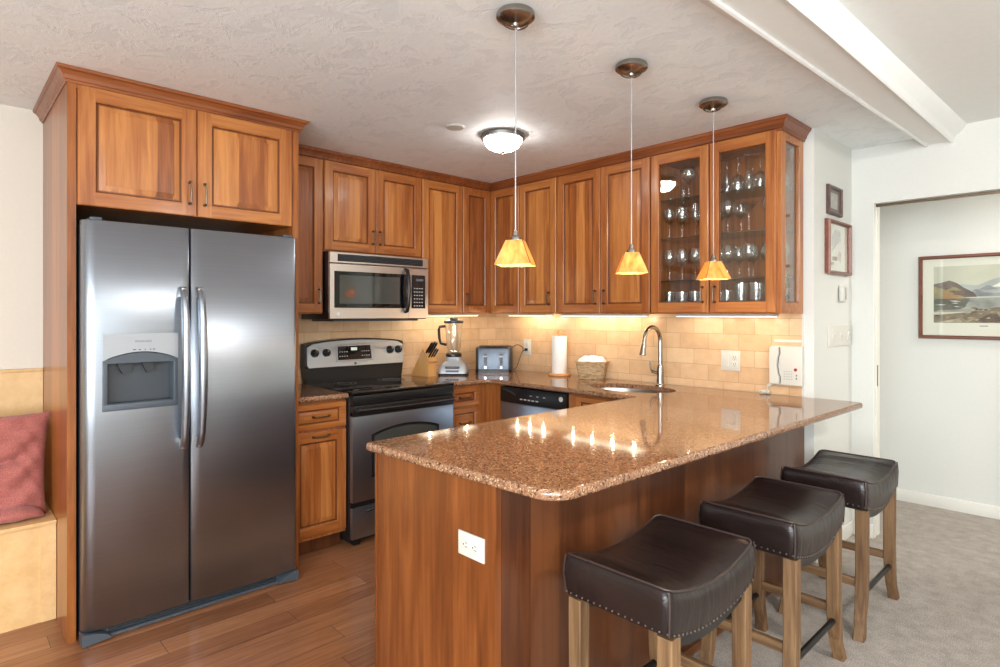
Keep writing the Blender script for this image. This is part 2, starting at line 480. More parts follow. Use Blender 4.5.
# ------------------------------------------------------------------ mesh builder
class MB:
    def __init__(s):
        s.v = []
        s.f = []
        s.mi = []
        s.mats = []

    def slot(s, m):
        if m not in s.mats:
            s.mats.append(m)
        return s.mats.index(m)

    def add(s, verts, faces, m, mtx=None):
        b = len(s.v)
        if mtx is not None:
            verts = [tuple(mtx @ Vector(p)) for p in verts]
        s.v += [tuple(p) for p in verts]
        k = s.slot(m)
        for f in faces:
            s.f.append(tuple(i + b for i in f))
            s.mi.append(k)
        return s

    def box(s, x0, x1, y0, y1, z0, z1, m, mtx=None, ch=0.0):
        if ch <= 0:
            vs = [(x, y, z) for z in (z0, z1) for y in (y0, y1) for x in (x0, x1)]
            fs = [(0, 2, 3, 1), (4, 5, 7, 6), (0, 1, 5, 4), (2, 6, 7, 3), (0, 4, 6, 2), (1, 3, 7, 5)]
            return s.add(vs, fs, m, mtx)
        bm = bmesh.new()
        bmesh.ops.create_cube(bm, size=1)
        for v in bm.verts:
            v.co = Vector((x0 + (v.co.x + .5) * (x1 - x0), y0 + (v.co.y + .5) * (y1 - y0), z0 + (v.co.z + .5) * (z1 - z0)))
        bmesh.ops.bevel(bm, geom=list(bm.edges), offset=ch, segments=2, profile=0.6, affect='EDGES', clamp_overlap=True)
        bm.verts.index_update()
        vs = [tuple(v.co) for v in bm.verts]
        fs = [tuple(v.index for v in f.verts) for f in bm.faces]
        bm.free()
        return s.add(vs, fs, m, mtx)

    def loft(s, rings, m, cap0=True, cap1=True, mtx=None, closed=True):
        n = len(rings[0])
        vs = [p for r in rings for p in r]
        fs = []
        rng = n if closed else n - 1
        for i in range(len(rings) - 1):
            for j in range(rng):
                k = (j + 1) % n
                fs.append((i * n + j, i * n + k, (i + 1) * n + k, (i + 1) * n + j))
        if cap0:
            fs.append(tuple(reversed(range(n))))
        if cap1:
            fs.append(tuple(range((len(rings) - 1) * n, len(rings) * n)))
        return s.add(vs, fs, m, mtx)

    def lathe(s, prof, m, seg=24, c=(0, 0, 0), mtx=None, cap0=False, cap1=False):
        rings = []
        for r, z in prof:
            rings.append([(c[0] + r * cos(2 * pi * j / seg), c[1] + r * sin(2 * pi * j / seg), c[2] + z) for j in range(seg)])
        return s.loft(rings, m, cap0, cap1, mtx)

    def tube(s, path, r, m, seg=8, cap=True, mtx=None):
        P = [Vector(p) for p in path]
        rings = []
        up = None
        for i, p in enumerate(P):
            d = (P[min(i + 1, len(P) - 1)] - P[max(i - 1, 0)])
            d.normalize()
            if up is None:
                up = Vector((0, 0, 1)) if abs(d.z) < 0.9 else Vector((1, 0, 0))
            a = (up - d * up.dot(d)).normalized()
            up = a
            b = d.cross(a)
            rr = r[i] if isinstance(r, (list, tuple)) else r
            rings.append([tuple(p + a * rr * cos(2 * pi * j / seg) + b * rr * sin(2 * pi * j / seg)) for j in range(seg)])
        return s.loft(rings, m, cap, cap, mtx)

    def cyl(s, c, r, h, m, axis='z', seg=20, r2=None, ch=0.0):
        r2 = r if r2 is None else r2
        prof = [(r, 0), (r2, h)] if not ch else [(r - ch, 0), (r, ch), (r2, h - ch), (r2 - ch, h)]
        mt = {'z': Matrix.Identity(4), 'x': Matrix.Rotation(pi / 2, 4, 'Y'), 'y': Matrix.Rotation(-pi / 2, 4, 'X'),
              '-y': Matrix.Rotation(pi / 2, 4, 'X')}[axis]
        return s.lathe(prof, m, seg, mtx=Matrix.Translation(c) @ mt, cap0=True, cap1=True)

    def prism(s, poly, d0, d1, m, plane='xz', mtx=None):
        """poly in the plane, extruded along the third axis from d0 to d1"""
        def P(a, b, d):
            return {'xz': (a, d, b), 'xy': (a, b, d), 'yz': (d, a, b)}[plane]
        return s.loft([[P(a, b, d0) for a, b in poly], [P(a, b, d1) for a, b in poly]], m, mtx=mtx)

    def ball(s, c, r, m, seg=12, rings=8, sz=1.0):
        prof = [(max(1e-4, r * sin(pi * i / rings)), -r * sz * cos(pi * i / rings)) for i in range(rings + 1)]
        return s.lathe(prof, m, seg, c=c)

    def build(s, name, parent=None, loc=None, smooth=30, recalc=True):
        me = bpy.data.meshes.new(name)
        me.from_pydata(s.v, [], s.f)
        for m in s.mats:
            me.materials.append(M[m])
        me.polygons.foreach_set('material_index', s.mi)
        if recalc:
            bm = bmesh.new()
            bm.from_mesh(me)
            bmesh.ops.recalc_face_normals(bm, faces=bm.faces)
            bm.to_mesh(me)
            bm.free()
        if smooth:
            me.polygons.foreach_set('use_smooth', [True] * len(me.polygons))
            me.set_sharp_from_angle(angle=radians(smooth))
        me.update()
        o = bpy.data.objects.new(name, me)
        COL.objects.link(o)
        if parent:
            o.parent = parent
        if loc:
            o.location = loc
        return o


def tag(o, label, cat, group=None, kind=None):
    if label:
        o['label'] = label
    if cat:
        o['category'] = cat
    if group:
        o['group'] = group
    if kind:
        o['kind'] = kind
    return o


def thing(name, label, cat, loc=(0, 0, 0), rz=0.0, group=None):
    o = bpy.data.objects.new(name, None)
    o.empty_display_size = 0.1
    COL.objects.link(o)
    o.location = loc
    o.rotation_euler = (0, 0, rz)
    return tag(o, label, cat, group)


def struct(o):
    o['kind'] = 'structure'
    return o


def dup(root, loc, rz=None, label=None, group=None):
    c = root.copy()
    COL.objects.link(c)
    c.location = loc
    if rz is not None:
        c.rotation_euler = (0, 0, rz)
    if label:
        c['label'] = label
    if group:
        c['group'] = group
    def rec(o, p):
        for ch in list(o.children):
            d = ch.copy()
            COL.objects.link(d)
            d.parent = p
            rec(ch, d)
    rec(root, c)
    return c


def text_mesh(txt, size, name, m, parent, mtx, depth=0.0003):
    cu = bpy.data.curves.new('tmp', 'FONT')
    cu.body = txt
    cu.size = size
    cu.align_x = 'CENTER'
    cu.align_y = 'CENTER'
    cu.extrude = depth
    cu.resolution_u = 2
    o = bpy.data.objects.new('tmp', cu)
    COL.objects.link(o)
    dg = bpy.context.evaluated_depsgraph_get()
    me = bpy.data.meshes.new_from_object(o.evaluated_get(dg))
    bpy.data.objects.remove(o)
    me.transform(mtx)
    me.materials.clear()
    me.materials.append(M[m])
    r = bpy.data.objects.new(name, me)
    COL.objects.link(r)
    r.parent = parent
    return r


def round_poly(pts, rad, n=8):
    """rounded polygon, rad per vertex"""
    out = []
    N = len(pts)
    for i in range(N):
        p = Vector(pts[i])
        r = rad[i] if isinstance(rad, (list, tuple)) else rad
        if r <= 0:
            out.append(tuple(p))
            continue
        a = (Vector(pts[i - 1]) - p).normalized()
        b = (Vector(pts[(i + 1) % N]) - p).normalized()
        ang = a.angle(b)
        d = r / math.tan(ang / 2)
        c = p + (a + b).normalized() * (r / sin(ang / 2))
        s0 = p + a * d
        s1 = p + b * d
        a0 = math.atan2(s0.y - c.y, s0.x - c.x)
        a1 = math.atan2(s1.y - c.y, s1.x - c.x)
        da = (a1 - a0 + pi) % (2 * pi) - pi
        for k in range(n + 1):
            t = a0 + da * k / n
            out.append((c.x + r * cos(t), c.y + r * sin(t)))
    return out


def offset_poly(P, d):
    """d>0 moves inwards for a CCW polygon"""
    N = len(P)
    out = []
    for i in range(N):
        p0, p1, p2 = Vector(P[i - 1]), Vector(P[i]), Vector(P[(i + 1) % N])
        e1 = (p1 - p0).normalized()
        e2 = (p2 - p1).normalized()
        n1 = Vector((-e1.y, e1.x))
        n2 = Vector((-e2.y, e2.x))
        k = (n1 + n2)
        L = max(0.2, 1 + n1.dot(n2))
        q = p1 + k * d / L
        out.append((q.x, q.y))
    return out


def sweep(mb, path, prof, m, closed=False):
    """path: 2D points; prof: (outward offset to the right of travel, z) closed polygon; mitred"""
    rings = []
    N = len(path)
    for i in range(N):
        p = Vector(path[i])
        e1 = (p - Vector(path[i - 1])).normalized() if i > 0 else None
        e2 = (Vector(path[i + 1]) - p).normalized() if i < N - 1 else None
        if e1 is None:
            e1 = e2
        if e2 is None:
            e2 = e1
        n1 = Vector((e1.y, -e1.x))
        n2 = Vector((e2.y, -e2.x))
        k = (n1 + n2) / (1 + n1.dot(n2))
        rings.append([(p.x + k.x * o, p.y + k.y * o, z) for o, z in prof])
    mb.loft(rings, m)


# ------------------------------------------------------------------ the room
def slab(name, boxes, m):
    b = MB()
    for bx in boxes:
        b.box(*bx, m)
    return struct(b.build(name, smooth=0))


CZ, CZ2 = 2.405, 2.44
RX, RY = 6.2, -6.5
slab('floor', [(0, 2.6, RY, 0, -0.06, 0)], 'floor')
cp = slab('floor', [(2.6, RX, RY, 1.65, -0.06, 0)], 'carpet')
slab('wall_left', [(-0.12, 0, RY, 0.77, -0.06, 2.6)], 'wall')
slab('wall_back', [(0, 2.615, 0, 0.77, -0.06, 2.6)], 'wallw')
slab('wall_doorway', [(2.615, 2.735, 0.65, 0.77, 0, 2.6), (2.735, 3.68, 0.65, 0.77, 2.055, 2.6), (3.68, RX, 0.65, 0.77, 0, 2.6)], 'wallw')
slab('wall_far', [(2.3, RX, 1.65, 1.77, -0.06, 2.6)], 'wallw')
slab('wall_hall', [(2.3, 2.42, 0.77, 1.65, -0.06, 2.6)], 'wallw')
# the two walls behind the camera, with window openings
WX0, WX1, WZ0, WZ1 = 2.8, 5.8, 0.6, 2.3
slab('wall_near', [(0, WX0, RY - .12, RY, 0, 2.6), (WX1, RX, RY - .12, RY, 0, 2.6), (WX0, WX1, RY - .12, RY, 0, WZ0), (WX0, WX1, RY - .12, RY, WZ1, 2.6)], 'wall')
slab('wall_right', [(RX, RX + .12, RY, -5.8, 0, 2.6), (RX, RX + .12, -3.6, 1.65, 0, 2.6), (RX, RX + .12, -5.8, -3.6, 0, WZ0), (RX, RX + .12, -5.8, -3.6, WZ1, 2.6)], 'wall')
slab('floor', [(2.3, RX, 0.77, 1.65, -0.07, -0.06)], 'carpet') if False else None


def win(name, a0, a1, plane):
    b = MB()
    n = 3
    for i in range(n + 1):
        a = a0 + (a1 - a0) * i / n
        w = 0.05
        lo, hi = max(a0, a - w / 2), min(a1, a + w / 2)
        if i == 0: lo, hi = a0, a0 + w
        if i == n: lo, hi = a1 - w, a1
        if plane == 'y':
            b.box(lo, hi, RY - .08, RY - .03, WZ0, WZ1, 'whitepaint')
        else:
            b.box(RX + .03, RX + .08, lo, hi, WZ0, WZ1, 'whitepaint')
    for z0, z1 in ((WZ0, WZ0 + .06), (WZ1 - .06, WZ1)):
        if plane == 'y':
            b.box(a0, a1, RY - .08, RY - .03, z0, z1, 'whitepaint')
        else:
            b.box(RX + .03, RX + .08, a0, a1, z0, z1, 'whitepaint')
    if plane == 'y':
        b.box(a0, a1, RY - .06, RY - .055, WZ0, WZ1, 'pane')
    else:
        b.box(RX + .055, RX + .06, a0, a1, WZ0, WZ1, 'pane')
    return struct(b.build(name, smooth=0))


win('window_1', WX0, WX1, 'y')
win('window_2', -5.8, -3.6, 'x')

# ceiling: textured kitchen ceiling and slightly higher living-area ceiling
def xl(y): return 2.98 + 0.0600 * (y - 0.512)       # where the kitchen ceiling meets the beam
b = MB()
rl = [(-0.1, RY, CZ), (xl(RY), RY, CZ), (xl(.66), .66, CZ), (-0.1, .66, CZ)]
b.add(rl + [(x, y, 2.6) for x, y, z in rl], [(0, 3, 2, 1), (4, 5, 6, 7), (0, 1, 5, 4), (1, 2, 6, 5), (2, 3, 7, 6), (3, 0, 4, 7)], 'ceil')
struct(b.build('ceiling', smooth=0))
def xr(y): return 3.187 + 0.030 * (y - 0.632)
b = MB()
rl = [(xr(RY), RY, CZ2), (RX, RY, CZ2), (RX, .66, CZ2), (xr(.66), .66, CZ2)]
b.add(rl + [(x, y, 2.6) for x, y, z in rl], [(0, 3, 2, 1), (4, 5, 6, 7), (0, 1, 5, 4), (1, 2, 6, 5), (2, 3, 7, 6), (3, 0, 4, 7)], 'ceilw')
struct(b.build('ceiling', smooth=0))
slab('ceiling', [(2.3, RX, 0.66, 1.77, 2.45, 2.6)], 'ceilw')
# dropped beam with a moulding along each side
def beam_prof(y):
    a, d = xl(y), xr(y)
    s0 = 2.997 + 0.0304 * (y - 0.658)
    s1 = 3.126 + 0.0160 * (y - 0.647)
    s0 = max(s0, a + 0.02)
    s1 = min(s1, d - 0.03)
    return [(a - 0.004, y, CZ + .03), (a - 0.004, y, CZ - 0.004), (a + (s0 - a) * .25, y, 2.392), (a + (s0 - a) * .45, y, 2.372), (a + (s0 - a) * .7, y, 2.352), (s0 - .002, y, 2.345),
            (s0 + .006, y, 2.348), (s0 + .008, y, 2.358),
            (s1 - .010, y, 2.358), (s1 - .008, y, 2.347), (s1, y, 2.345), (s1 + .006, y, 2.350), (s1 + .010, y, 2.362), (s1 + .012, y, 2.378),
            (s1 + .014, y, 2.382), (d - .010, y, 2.41), (d + .004, y, CZ2 - .002), (d + .004, y, CZ2 + .03)]
b = MB()
b.loft([beam_prof(y) for y in (-4.6, -3.5, -2.4, -1.3, -.3, .65)], 'ceilw')
b.build('trim_3')
struct(bpy.data.objects['trim_3'])

# baseboards
b = MB(); b.box(2.42, RX, 1.636, 1.65, 0, 0.085, 'whitepaint', ch=.004); struct(b.build('baseboard_far'))
b = MB(); b.box(2.615, 2.628, 0.0, 0.65, 0, 0.085, 'whitepaint', ch=.004); struct(b.build('baseboard_back'))
b = MB(); b.box(2.628, 2.735, 0.637, 0.65, 0, 0.085, 'whitepaint', ch=.004); b.box(3.68, RX, 0.637, 0.65, 0, 0.085, 'whitepaint', ch=.004); struct(b.build('baseboard_doorway'))
# pocket door: jamb strips, head slot, and the door's leading edge with its pull
b = MB()
b.box(2.7355, 2.739, 0.648, 0.69, 0, 2.055, 'whitepaint'); b.box(2.7355, 2.739, 0.73, 0.772, 0, 2.055, 'whitepaint')
b.box(2.735, 3.68, 0.70, 0.72, 2.040, 2.056, 'pewter')
struct(b.build('trim_4', smooth=0))
b = MB(); b.box(2.7355, 2.742, 0.692, 0.728, 0.01, 2.038, 'whitepaint')
d1 = struct(b.build('door_1', smooth=0))
b = MB(); b.box(2.742, 2.744, 0.702, 0.718, 0.93, 1.06, 'pewter'); b.build('door_pull', d1)

# tiled backsplash on both kitchen walls
b = MB()
b.box(0.012, 2.556, -0.012, -0.0005, 0.9155, 1.378, 'tile')
b.box(2.556, 2.562, -0.013, -0.0005, 0.9155, 1.378, 'ivorypl')
struct(b.build('trim_1', smooth=0))
b = MB()
b.box(0.0005, 0.012, -2.11, -0.0005, 0.9155, 1.40, 'tile')
struct(b.build('trim_2', smooth=0))


# ------------------------------------------------------------------ cabinet parts
def ring(mb, r1, y1, r2, y2, m):
    """quad ring between rectangle r1=(x0,x1,z0,z1) at depth y1 and r2 at y2"""
    def c(r, y):
        return [(r[0], y, r[2]), (r[1], y, r[2]), (r[1], y, r[3]), (r[0], y, r[3])]
    v = c(r1, y1) + c(r2, y2)
    mb.add(v, [(i, (i + 1) % 4, 4 + (i + 1) % 4, 4 + i) for i in range(4)], m)


def door_mesh(x0, x1, z0, z1, y=0.0, t=0.02, s=0.055, sb=None, mp='chp', mv='ch', mh='chh', raised=True, flat=False):
    """raised-panel door, front at y-t, in a frame that faces -y"""
    mb = MB()
    f = y - t
    R = (x0, x1, z0, z1)
    ins = lambda r, d, dz=None: (r[0] + d, r[1] - d, r[2] + (dz if dz is not None else d), r[3] - (dz if dz is not None else d))
    ring(mb, R, y, R, f + .004, mv)
    a = ins(R, .004)
    ring(mb, R, f + .004, a, f, mv)
    sb = sb or s
    if raised:
        mb.add([(x0, y, z0), (x1, y, z0), (x1, y, z1), (x0, y, z1)], [(0, 3, 2, 1)], mv)
    else:
        ring(mb, R, y, ins(R, s + .007, sb + .007), y, mv)
    i = ins(R, s, sb)
    q = lambda xa, xb, za, zb, m: mb.add([(xa, f, za), (xb, f, za), (xb, f, zb), (xa, f, zb)], [(0, 1, 2, 3)], m)
    q(a[0], i[0], a[2], a[3], mv)
    q(i[1], a[1], a[2], a[3], mv)
    q(i[0], i[1], a[2], i[2], mh)
    q(i[0], i[1], i[3], a[3], mh)
    i2 = ins(i, .004)
    ring(mb, i, f, i2, f + .005, mv)
    i3 = ins(i2, .003)
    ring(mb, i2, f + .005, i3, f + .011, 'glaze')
    if not raised:
        ring(mb, i3, f + .011, i3, y, mv)
        return mb, i3
    i4 = ins(i3, .006)
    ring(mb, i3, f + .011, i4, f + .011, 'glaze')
    k = min(.024, (i4[1] - i4[0]) * .2)
    i5 = ins(i4, k, min(k, (i4[3] - i4[2]) * .25))
    ring(mb, i4, f + .010, i5, f + .0035, mp)
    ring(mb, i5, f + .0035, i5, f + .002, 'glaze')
    mb.add([(i5[0], f + .002, i5[2]), (i5[1], f + .002, i5[2]), (i5[1], f + .002, i5[3]), (i5[0], f + .002, i5[3])], [(0, 1, 2, 3)], mp)
    return mb, i5


def pull(parent, x, z, y, L=0.095, horiz=False, name='handle'):
    """small bar pull with two flared feet, sticking out towards -y"""
    mb = MB()
    def P(a, d):
        return (x + a, y - d, z) if horiz else (x, y - d, z + a)
    h = L / 2
    path = [P(-h, .0), P(-h, .018), P(-h * .92, .024), P(0, .028), P(h * .92, .024), P(h, .018), P(h, 0)]
    mb.tube(path, [.0065, .0045, .004, .0046, .004, .0045, .0065], 'pewter', seg=8)
    for sgn in (-1, 1):
        c = P(sgn * h, 0)
        mb.cyl((c[0], c[1], c[2]), .008, .003, 'pewter', axis='-y', seg=10)
    o = mb.build(name, parent)
    return o


def cabinet_body(root, x0, x1, D, z0, z1, hollow=False, m='ch'):
    mb = MB()
    t = .018
    if hollow:
        mb.box(x0, x0 + t, -D, 0, z0, z1, m)
        mb.box(x1 - t, x1, -D, 0, z0, z1, m)
        mb.box(x0 + t, x1 - t, -D, 0, z0, z0 + t, m)
        mb.box(x0 + t, x1 - t, -.01, -.002, z0 + t, z1, m)
        # face frame
        mb.box(x0 + t, x0 + .035, -D, -D + t, z0 + t, z1, m)
        mb.box(x1 - .035, x1 - t, -D, -D + t, z0 + t, z1, m)
        mb.box(x0 + .035, x1 - .035, -D, -D + t, z1 - .03, z1, 'chh')
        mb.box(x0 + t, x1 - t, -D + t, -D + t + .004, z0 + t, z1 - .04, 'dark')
    else:
        mb.box(x0, x1, -D, 0, z0, z1, m, ch=.0015)
    return mb.build('body', root)


def upper(label, W, H0, H1, doors, D=.305, loc=(0, 0), rz=0, group='wall cabinets with raised panels'):
    """doors: (x0,x1,handle_x or None)"""
    r = thing('wall_cabinet', label, 'cabinet', (loc[0], loc[1], H0), rz, group)
    H = H1 - H0
    cabinet_body(r, 0.001, W - 0.001, D, 0, H)
    for (a, c, hx) in doors:
        mb, _ = door_mesh(a, c, .006, H - .004 - .012, y=-D)
        d = mb.build('door', r)
        if hx is not None:
            pull(d, hx, .11, -D - .02, .085)
    return r


UZ0, UZ1 = 1.378, 2.36
G = 'wall cabinets with raised panels'
A = pi / 2
EPS = .0135
# wall A: local x runs along world y
upper('narrow wall cabinet between the refrigerator surround and the microwave', .350, UZ0, UZ1, [(.004, .346, .318)], loc=(EPS, -2.106), rz=A)
upper('short two-door wall cabinet directly above the microwave', .752, 1.775, UZ1, [(.004, .374, .350), (.378, .748, .402)], loc=(EPS, -1.752), rz=A)
upper('tall wall cabinet just right of the microwave', .378, UZ0, UZ1, [(.004, .374, .03)], loc=(EPS, -.998), rz=A)
# corner cabinet, L-shaped, with one door on each wall
r = thing('corner_wall_cabinet', 'L-shaped corner wall cabinet above the toaster and blender', 'cabinet', (EPS, -EPS, UZ0), 0, G)
mb = MB()
H = UZ1 - UZ0
d = .305
poly = [(0, -.606), (d, -.606), (d, -d), (.637, -d), (.637, 0), (0, 0)]
mb.prism(poly, 0, H, 'ch', plane='xy')
mb.build('body', r)
mb, _ = door_mesh(.32, .634, .006, H - .016, y=-d)
mb.build('door', r)
mb, _ = door_mesh(-.604, -.325, .006, H - .016, y=0)
# place by rotation: door plane x = d facing +x
for i, v in enumerate(mb.v):
    mb.v[i] = (d - v[1], v[0], v[2])
dd = mb.build('door', r)
hm = MB()
x_ = d + .02
hm.tube([(x_, -.575, .07), (x_ + .018, -.575, .07), (x_ + .024, -.575, .075), (x_ + .028, -.575, .11), (x_ + .024, -.575, .148), (x_ + .018, -.575, .152), (x_, -.575, .152)], .0045, 'pewter')
hm.build('handle', dd)
# wall B
upper('single-door wall cabinet between the corner cabinet and the pair above the paper towels', .372, UZ0, UZ1, [(.004, .368, .305)], loc=(.652, -EPS))
upper('two-door wall cabinet above the wicker basket, beside the glass-front cabinet', .758, UZ0, UZ1, [(.004, .377, .342), (.381, .754, .412)], loc=(1.028, -EPS))

# glass-front cabinet
GX0, GX1 = 1.789, 2.566
gd = .305
r = thing('glass_front_cabinet', 'glass-front wall cabinet full of stemware, at the right end of the run', 'cabinet', (GX0, -EPS, UZ0))
Wg = GX1 - GX0
mb = MB()
t = .018
mb.box(0, t, -gd, 0, 0, H, 'ch')
mb.box(t, Wg - .02, -gd, 0, 0, .045, 'ch')
mb.box(t, Wg - .02, -gd, 0, H - .05, H, 'ch')
mb.box(t, Wg - .02, -.008, 0, .045, H - .05, 'chp')
mb.box(.374, .389, -gd, -gd + .012, .045, H - .05, 'ch')
mb.box(Wg - .04, Wg - .02, -gd, -gd + .018, .045, H - .05, 'ch')
mb.build('body', r)
for a, c, hx in ((.004, .378, .345), (.386, .752, .418)):
    mb, ii = door_mesh(a, c, .006, H - .016, y=-gd, raised=False, s=.05, sb=.058)
    dr = mb.build('door', r)
    p = MB(); p.box(ii[0] + .0005, ii[1] - .0005, -gd - .006, -gd - .003, ii[2], ii[3], 'pane'); p.build('glass_pane', dr, smooth=0)
    pull(dr, hx, .11, -gd - .02, .085)
# glazed side panel facing the living area
mb, ii = door_mesh(-gd, -.004, .0, H, y=0, t=.02, raised=False, s=.052, sb=.058)
for i, v in enumerate(mb.v):
    mb.v[i] = (Wg - .02 - v[1], v[0], v[2])
sd = mb.build('side_panel', r)
p = MB(); p.box(Wg - .017, Wg - .014, ii[0], ii[1], ii[2], ii[3], 'pane'); p.build('glass_pane', sd, smooth=0)
SHZ = [1.578, 1.835, 2.07]
for z in SHZ:
    p = MB(); p.box(t, Wg - .021, -gd + .02, -.009, z - UZ0 - .006, z - UZ0, 'shelfglass'); p.build('shelf', r, smooth=0)

# crown moulding on the whole run
prof = [(0, 2.335), (.006, 2.335), (.008, 2.347), (.014, 2.352), (.018, 2.366), (.03, 2.384), (.036, 2.388), (.040, 2.398), (.040, 2.4045), (0, 2.4045)]
mb = MB()
F = .316 + EPS
sweep(mb, [(F - EPS * .9, -2.10), (F - EPS * .9, -F + EPS * .9), (GX1 + .001, -F + EPS * .9), (GX1 + .001, -EPS)], prof, 'crown')
mb.box(.02, .326, -2.10, -.02, 2.361, 2.40, 'crown')
mb.box(.326, 2.56, -.326, -.02, 2.361, 2.40, 'crown')
tag(mb.build('crown_molding', smooth=20), 'cherry crown moulding along the top of the wall cabinets, meeting the ceiling', 'moulding')

# refrigerator surround
r = thing('refrigerator_surround', 'tall cherry surround with two-door cabinet over the steel refrigerator', 'cabinet', (0.001, -3.118, 0), A)
# local x -> world y, local -y -> world x
SW = 1.006
mb = MB(); mb.box(0, .031, -.757, 0, 0, 2.39, 'chside'); mb.build('side_panel', r)
mb = MB(); mb.box(SW - .036, SW, -.757, 0, 0, 2.39, 'chside'); mb.build('side_panel', r)
mb = MB(); mb.box(.032, SW - .037, -.745, 0, 1.842, 2.39, 'ch'); mb.box(.032, SW - .037, -.757, -.745, 2.33, 2.39, 'chh'); mb.build('body', r)
for a, c, hx in ((.036, .500, .468), (.504, .966, .534)):
    mb, _ = door_mesh(a, c, 1.838, 2.345, y=-.746, t=.022, s=.062, sb=.058)
    dr = mb.build('door', r)
    pull(dr, hx, 1.945, -.768, .10)
mb = MB()
prof2 = [(0, 2.346), (.005, 2.346), (.008, 2.354), (.014, 2.358), (.018, 2.372), (.030, 2.388), (.038, 2.391), (.042, 2.399), (.042, 2.4045), (0, 2.4045)]
sweep(mb, [(0.0, 0), (0.0, -.758), (SW, -.758), (SW, -.40)], prof2, 'crown')
# sweep offsets to the right of travel; mirror so that it steps outwards
mb.box(.004, SW - .004, -.76, 0, 2.385, 2.4043, 'crown')
cr = mb.build('crown', r, smooth=20)

# refrigerator
FY0, FW = -3.080, .925
r = thing('refrigerator', 'stainless steel side-by-side refrigerator with ice and water dispenser', 'refrigerator', (0.03, FY0, 0), A)
mb = MB(); mb.box(.006, FW - .022, -.735, 0, .02, 1.755, 'greypl', ch=.006)
mb.box(.05, .2, -.70, -.60, 0, .02, 'blackpl'); mb.box(FW - .2, FW - .05, -.70, -.60, 0, .02, 'blackpl')
mb.box(.05, .2, -.1, -.02, 0, .02, 'blackpl'); mb.box(FW - .2, FW - .05, -.1, -.02, 0, .02, 'blackpl')
mb.build('body', r)


def fridge_door(x0, x1, z0, z1, side, cut=None):
    """softly bowed steel door; the outer vertical edge is rounded. cut: opening (x0,x1,z0,z1)"""
    mb = MB()
    yb = -.745
    xs = []
    R = .045 if side == 'l' else .02
    n = 8
    pts = []
    def front(x):
        u = (x - x0) / (x1 - x0)
        return -.812 - .006 * sin(pi * u)
    for i in range(n + 1):
        t = pi / 2 * i / n
        if side == 'l':
            pts.append((x0 + R * (1 - cos(t)), front(x0 + R) + R * (1 - sin(t))))
    if side == 'l':
        xm = [x0 + R + (x1 - .008 - x0 - R) * i / 14 for i in range(1, 15)]
        if cut:
            xm += [cut[0], cut[1]]
        xm = sorted(xm)
        pts += [(x, front(x)) for x in xm]
        pts += [(x1 - .002, front(x1) + .003), (x1, front(x1) + .010)]
    else:
        pts += [(x0, front(x0) + .010), (x0 + .002, front(x0) + .003)]
        pts += [(x, front(x)) for x in [x0 + .008 + (x1 - R - x0 - .008) * i / 14 for i in range(0, 14)]]
        for i in range(n + 1):
            t = pi / 2 * (1 - i / n)
            pts.append((x1 - R * (1 - cos(t)), front(x1 - R) + R * (1 - sin(t))))
    zs = [z0, z0 + .006, z1 - .006, z1]
    if cut:
        zs = [z0, z0 + .006, cut[2], cut[3], z1 - .006, z1]
    grid = []
    for k, z in enumerate(zs):
        dy = .005 if k in (0, len(zs) - 1) else 0
        grid.append([(x, y + dy, z) for x, y in pts])
    n = len(pts)
    vs = [p for rr in grid for p in rr]
    fs = []
    for k in range(len(zs) - 1):
        for j in range(n - 1):
            if cut and k == 2 and pts[j][0] >= cut[0] - 1e-5 and pts[j + 1][0] <= cut[1] + 1e-5:
                continue
            fs.append((k * n + j, k * n + j + 1, (k + 1) * n + j + 1, (k + 1) * n + j))
    mb.add(vs, fs, 'steel')
    # sides, top, bottom, back
    for k in (0, len(zs) - 1):
        z = zs[k]
        mb.add(grid[k] + [(pts[-1][0], yb, z), (pts[0][0], yb, z)], [tuple(range(n + 2))], 'greylt')
    for e in (0, -1):
        col = [g[e] for g in grid]
        vv = col + [(pts[e][0], yb, z) for z in reversed(zs)]
        mb.add(vv, [tuple(range(len(vv)))], 'steel')
    mb.add([(x0, yb, z0), (x1, yb, z0), (x1, yb, z1), (x0, yb, z1)], [(0, 3, 2, 1)], 'greypl')
    return mb


def fridge_handle(parent, x, tilt):
    mb = MB()
    rings = []
    N = 22
    for i in range(N + 1):
        u = i / N
        z = .765 + (1.50 - .765) * u
        out = .012 + .062 * (sin(pi * min(1, max(0, u))) ** 0.42 if 0 < u < 1 else 0)
        w = .0145 + .0045 * sin(pi * u)
        th = .012
        yc = -.818 - out
        rings.append([(x - w, yc + th * .6, z), (x - w * .8, yc - th * .5, z), (x - w * .3, yc - th, z), (x + w * .3, yc - th, z), (x + w * .8, yc - th * .5, z),
                      (x + w, yc + th * .6, z), (x + w * .5, yc + th, z), (x - w * .5, yc + th, z)])
    mb.loft(rings, 'steel')
    for z in (.79, 1.475):
        mb.box(x - .011, x + .011, -.85, -.812, z - .02, z + .02, 'steelw', ch=.004)
    mb.build('handle', parent, smooth=45)


SPL = .411
cut = (.077, .352, .972, 1.287)
ld = fridge_door(.003, SPL - .003, .055, 1.770, 'l', cut).build('door', r, smooth=40)
fridge_handle(ld, SPL - .035, -1)
rd = fridge_door(SPL + .003, FW - .003, .055, 1.770, 'r').build('door', r, smooth=40)
fridge_handle(rd, SPL + .035, 1)
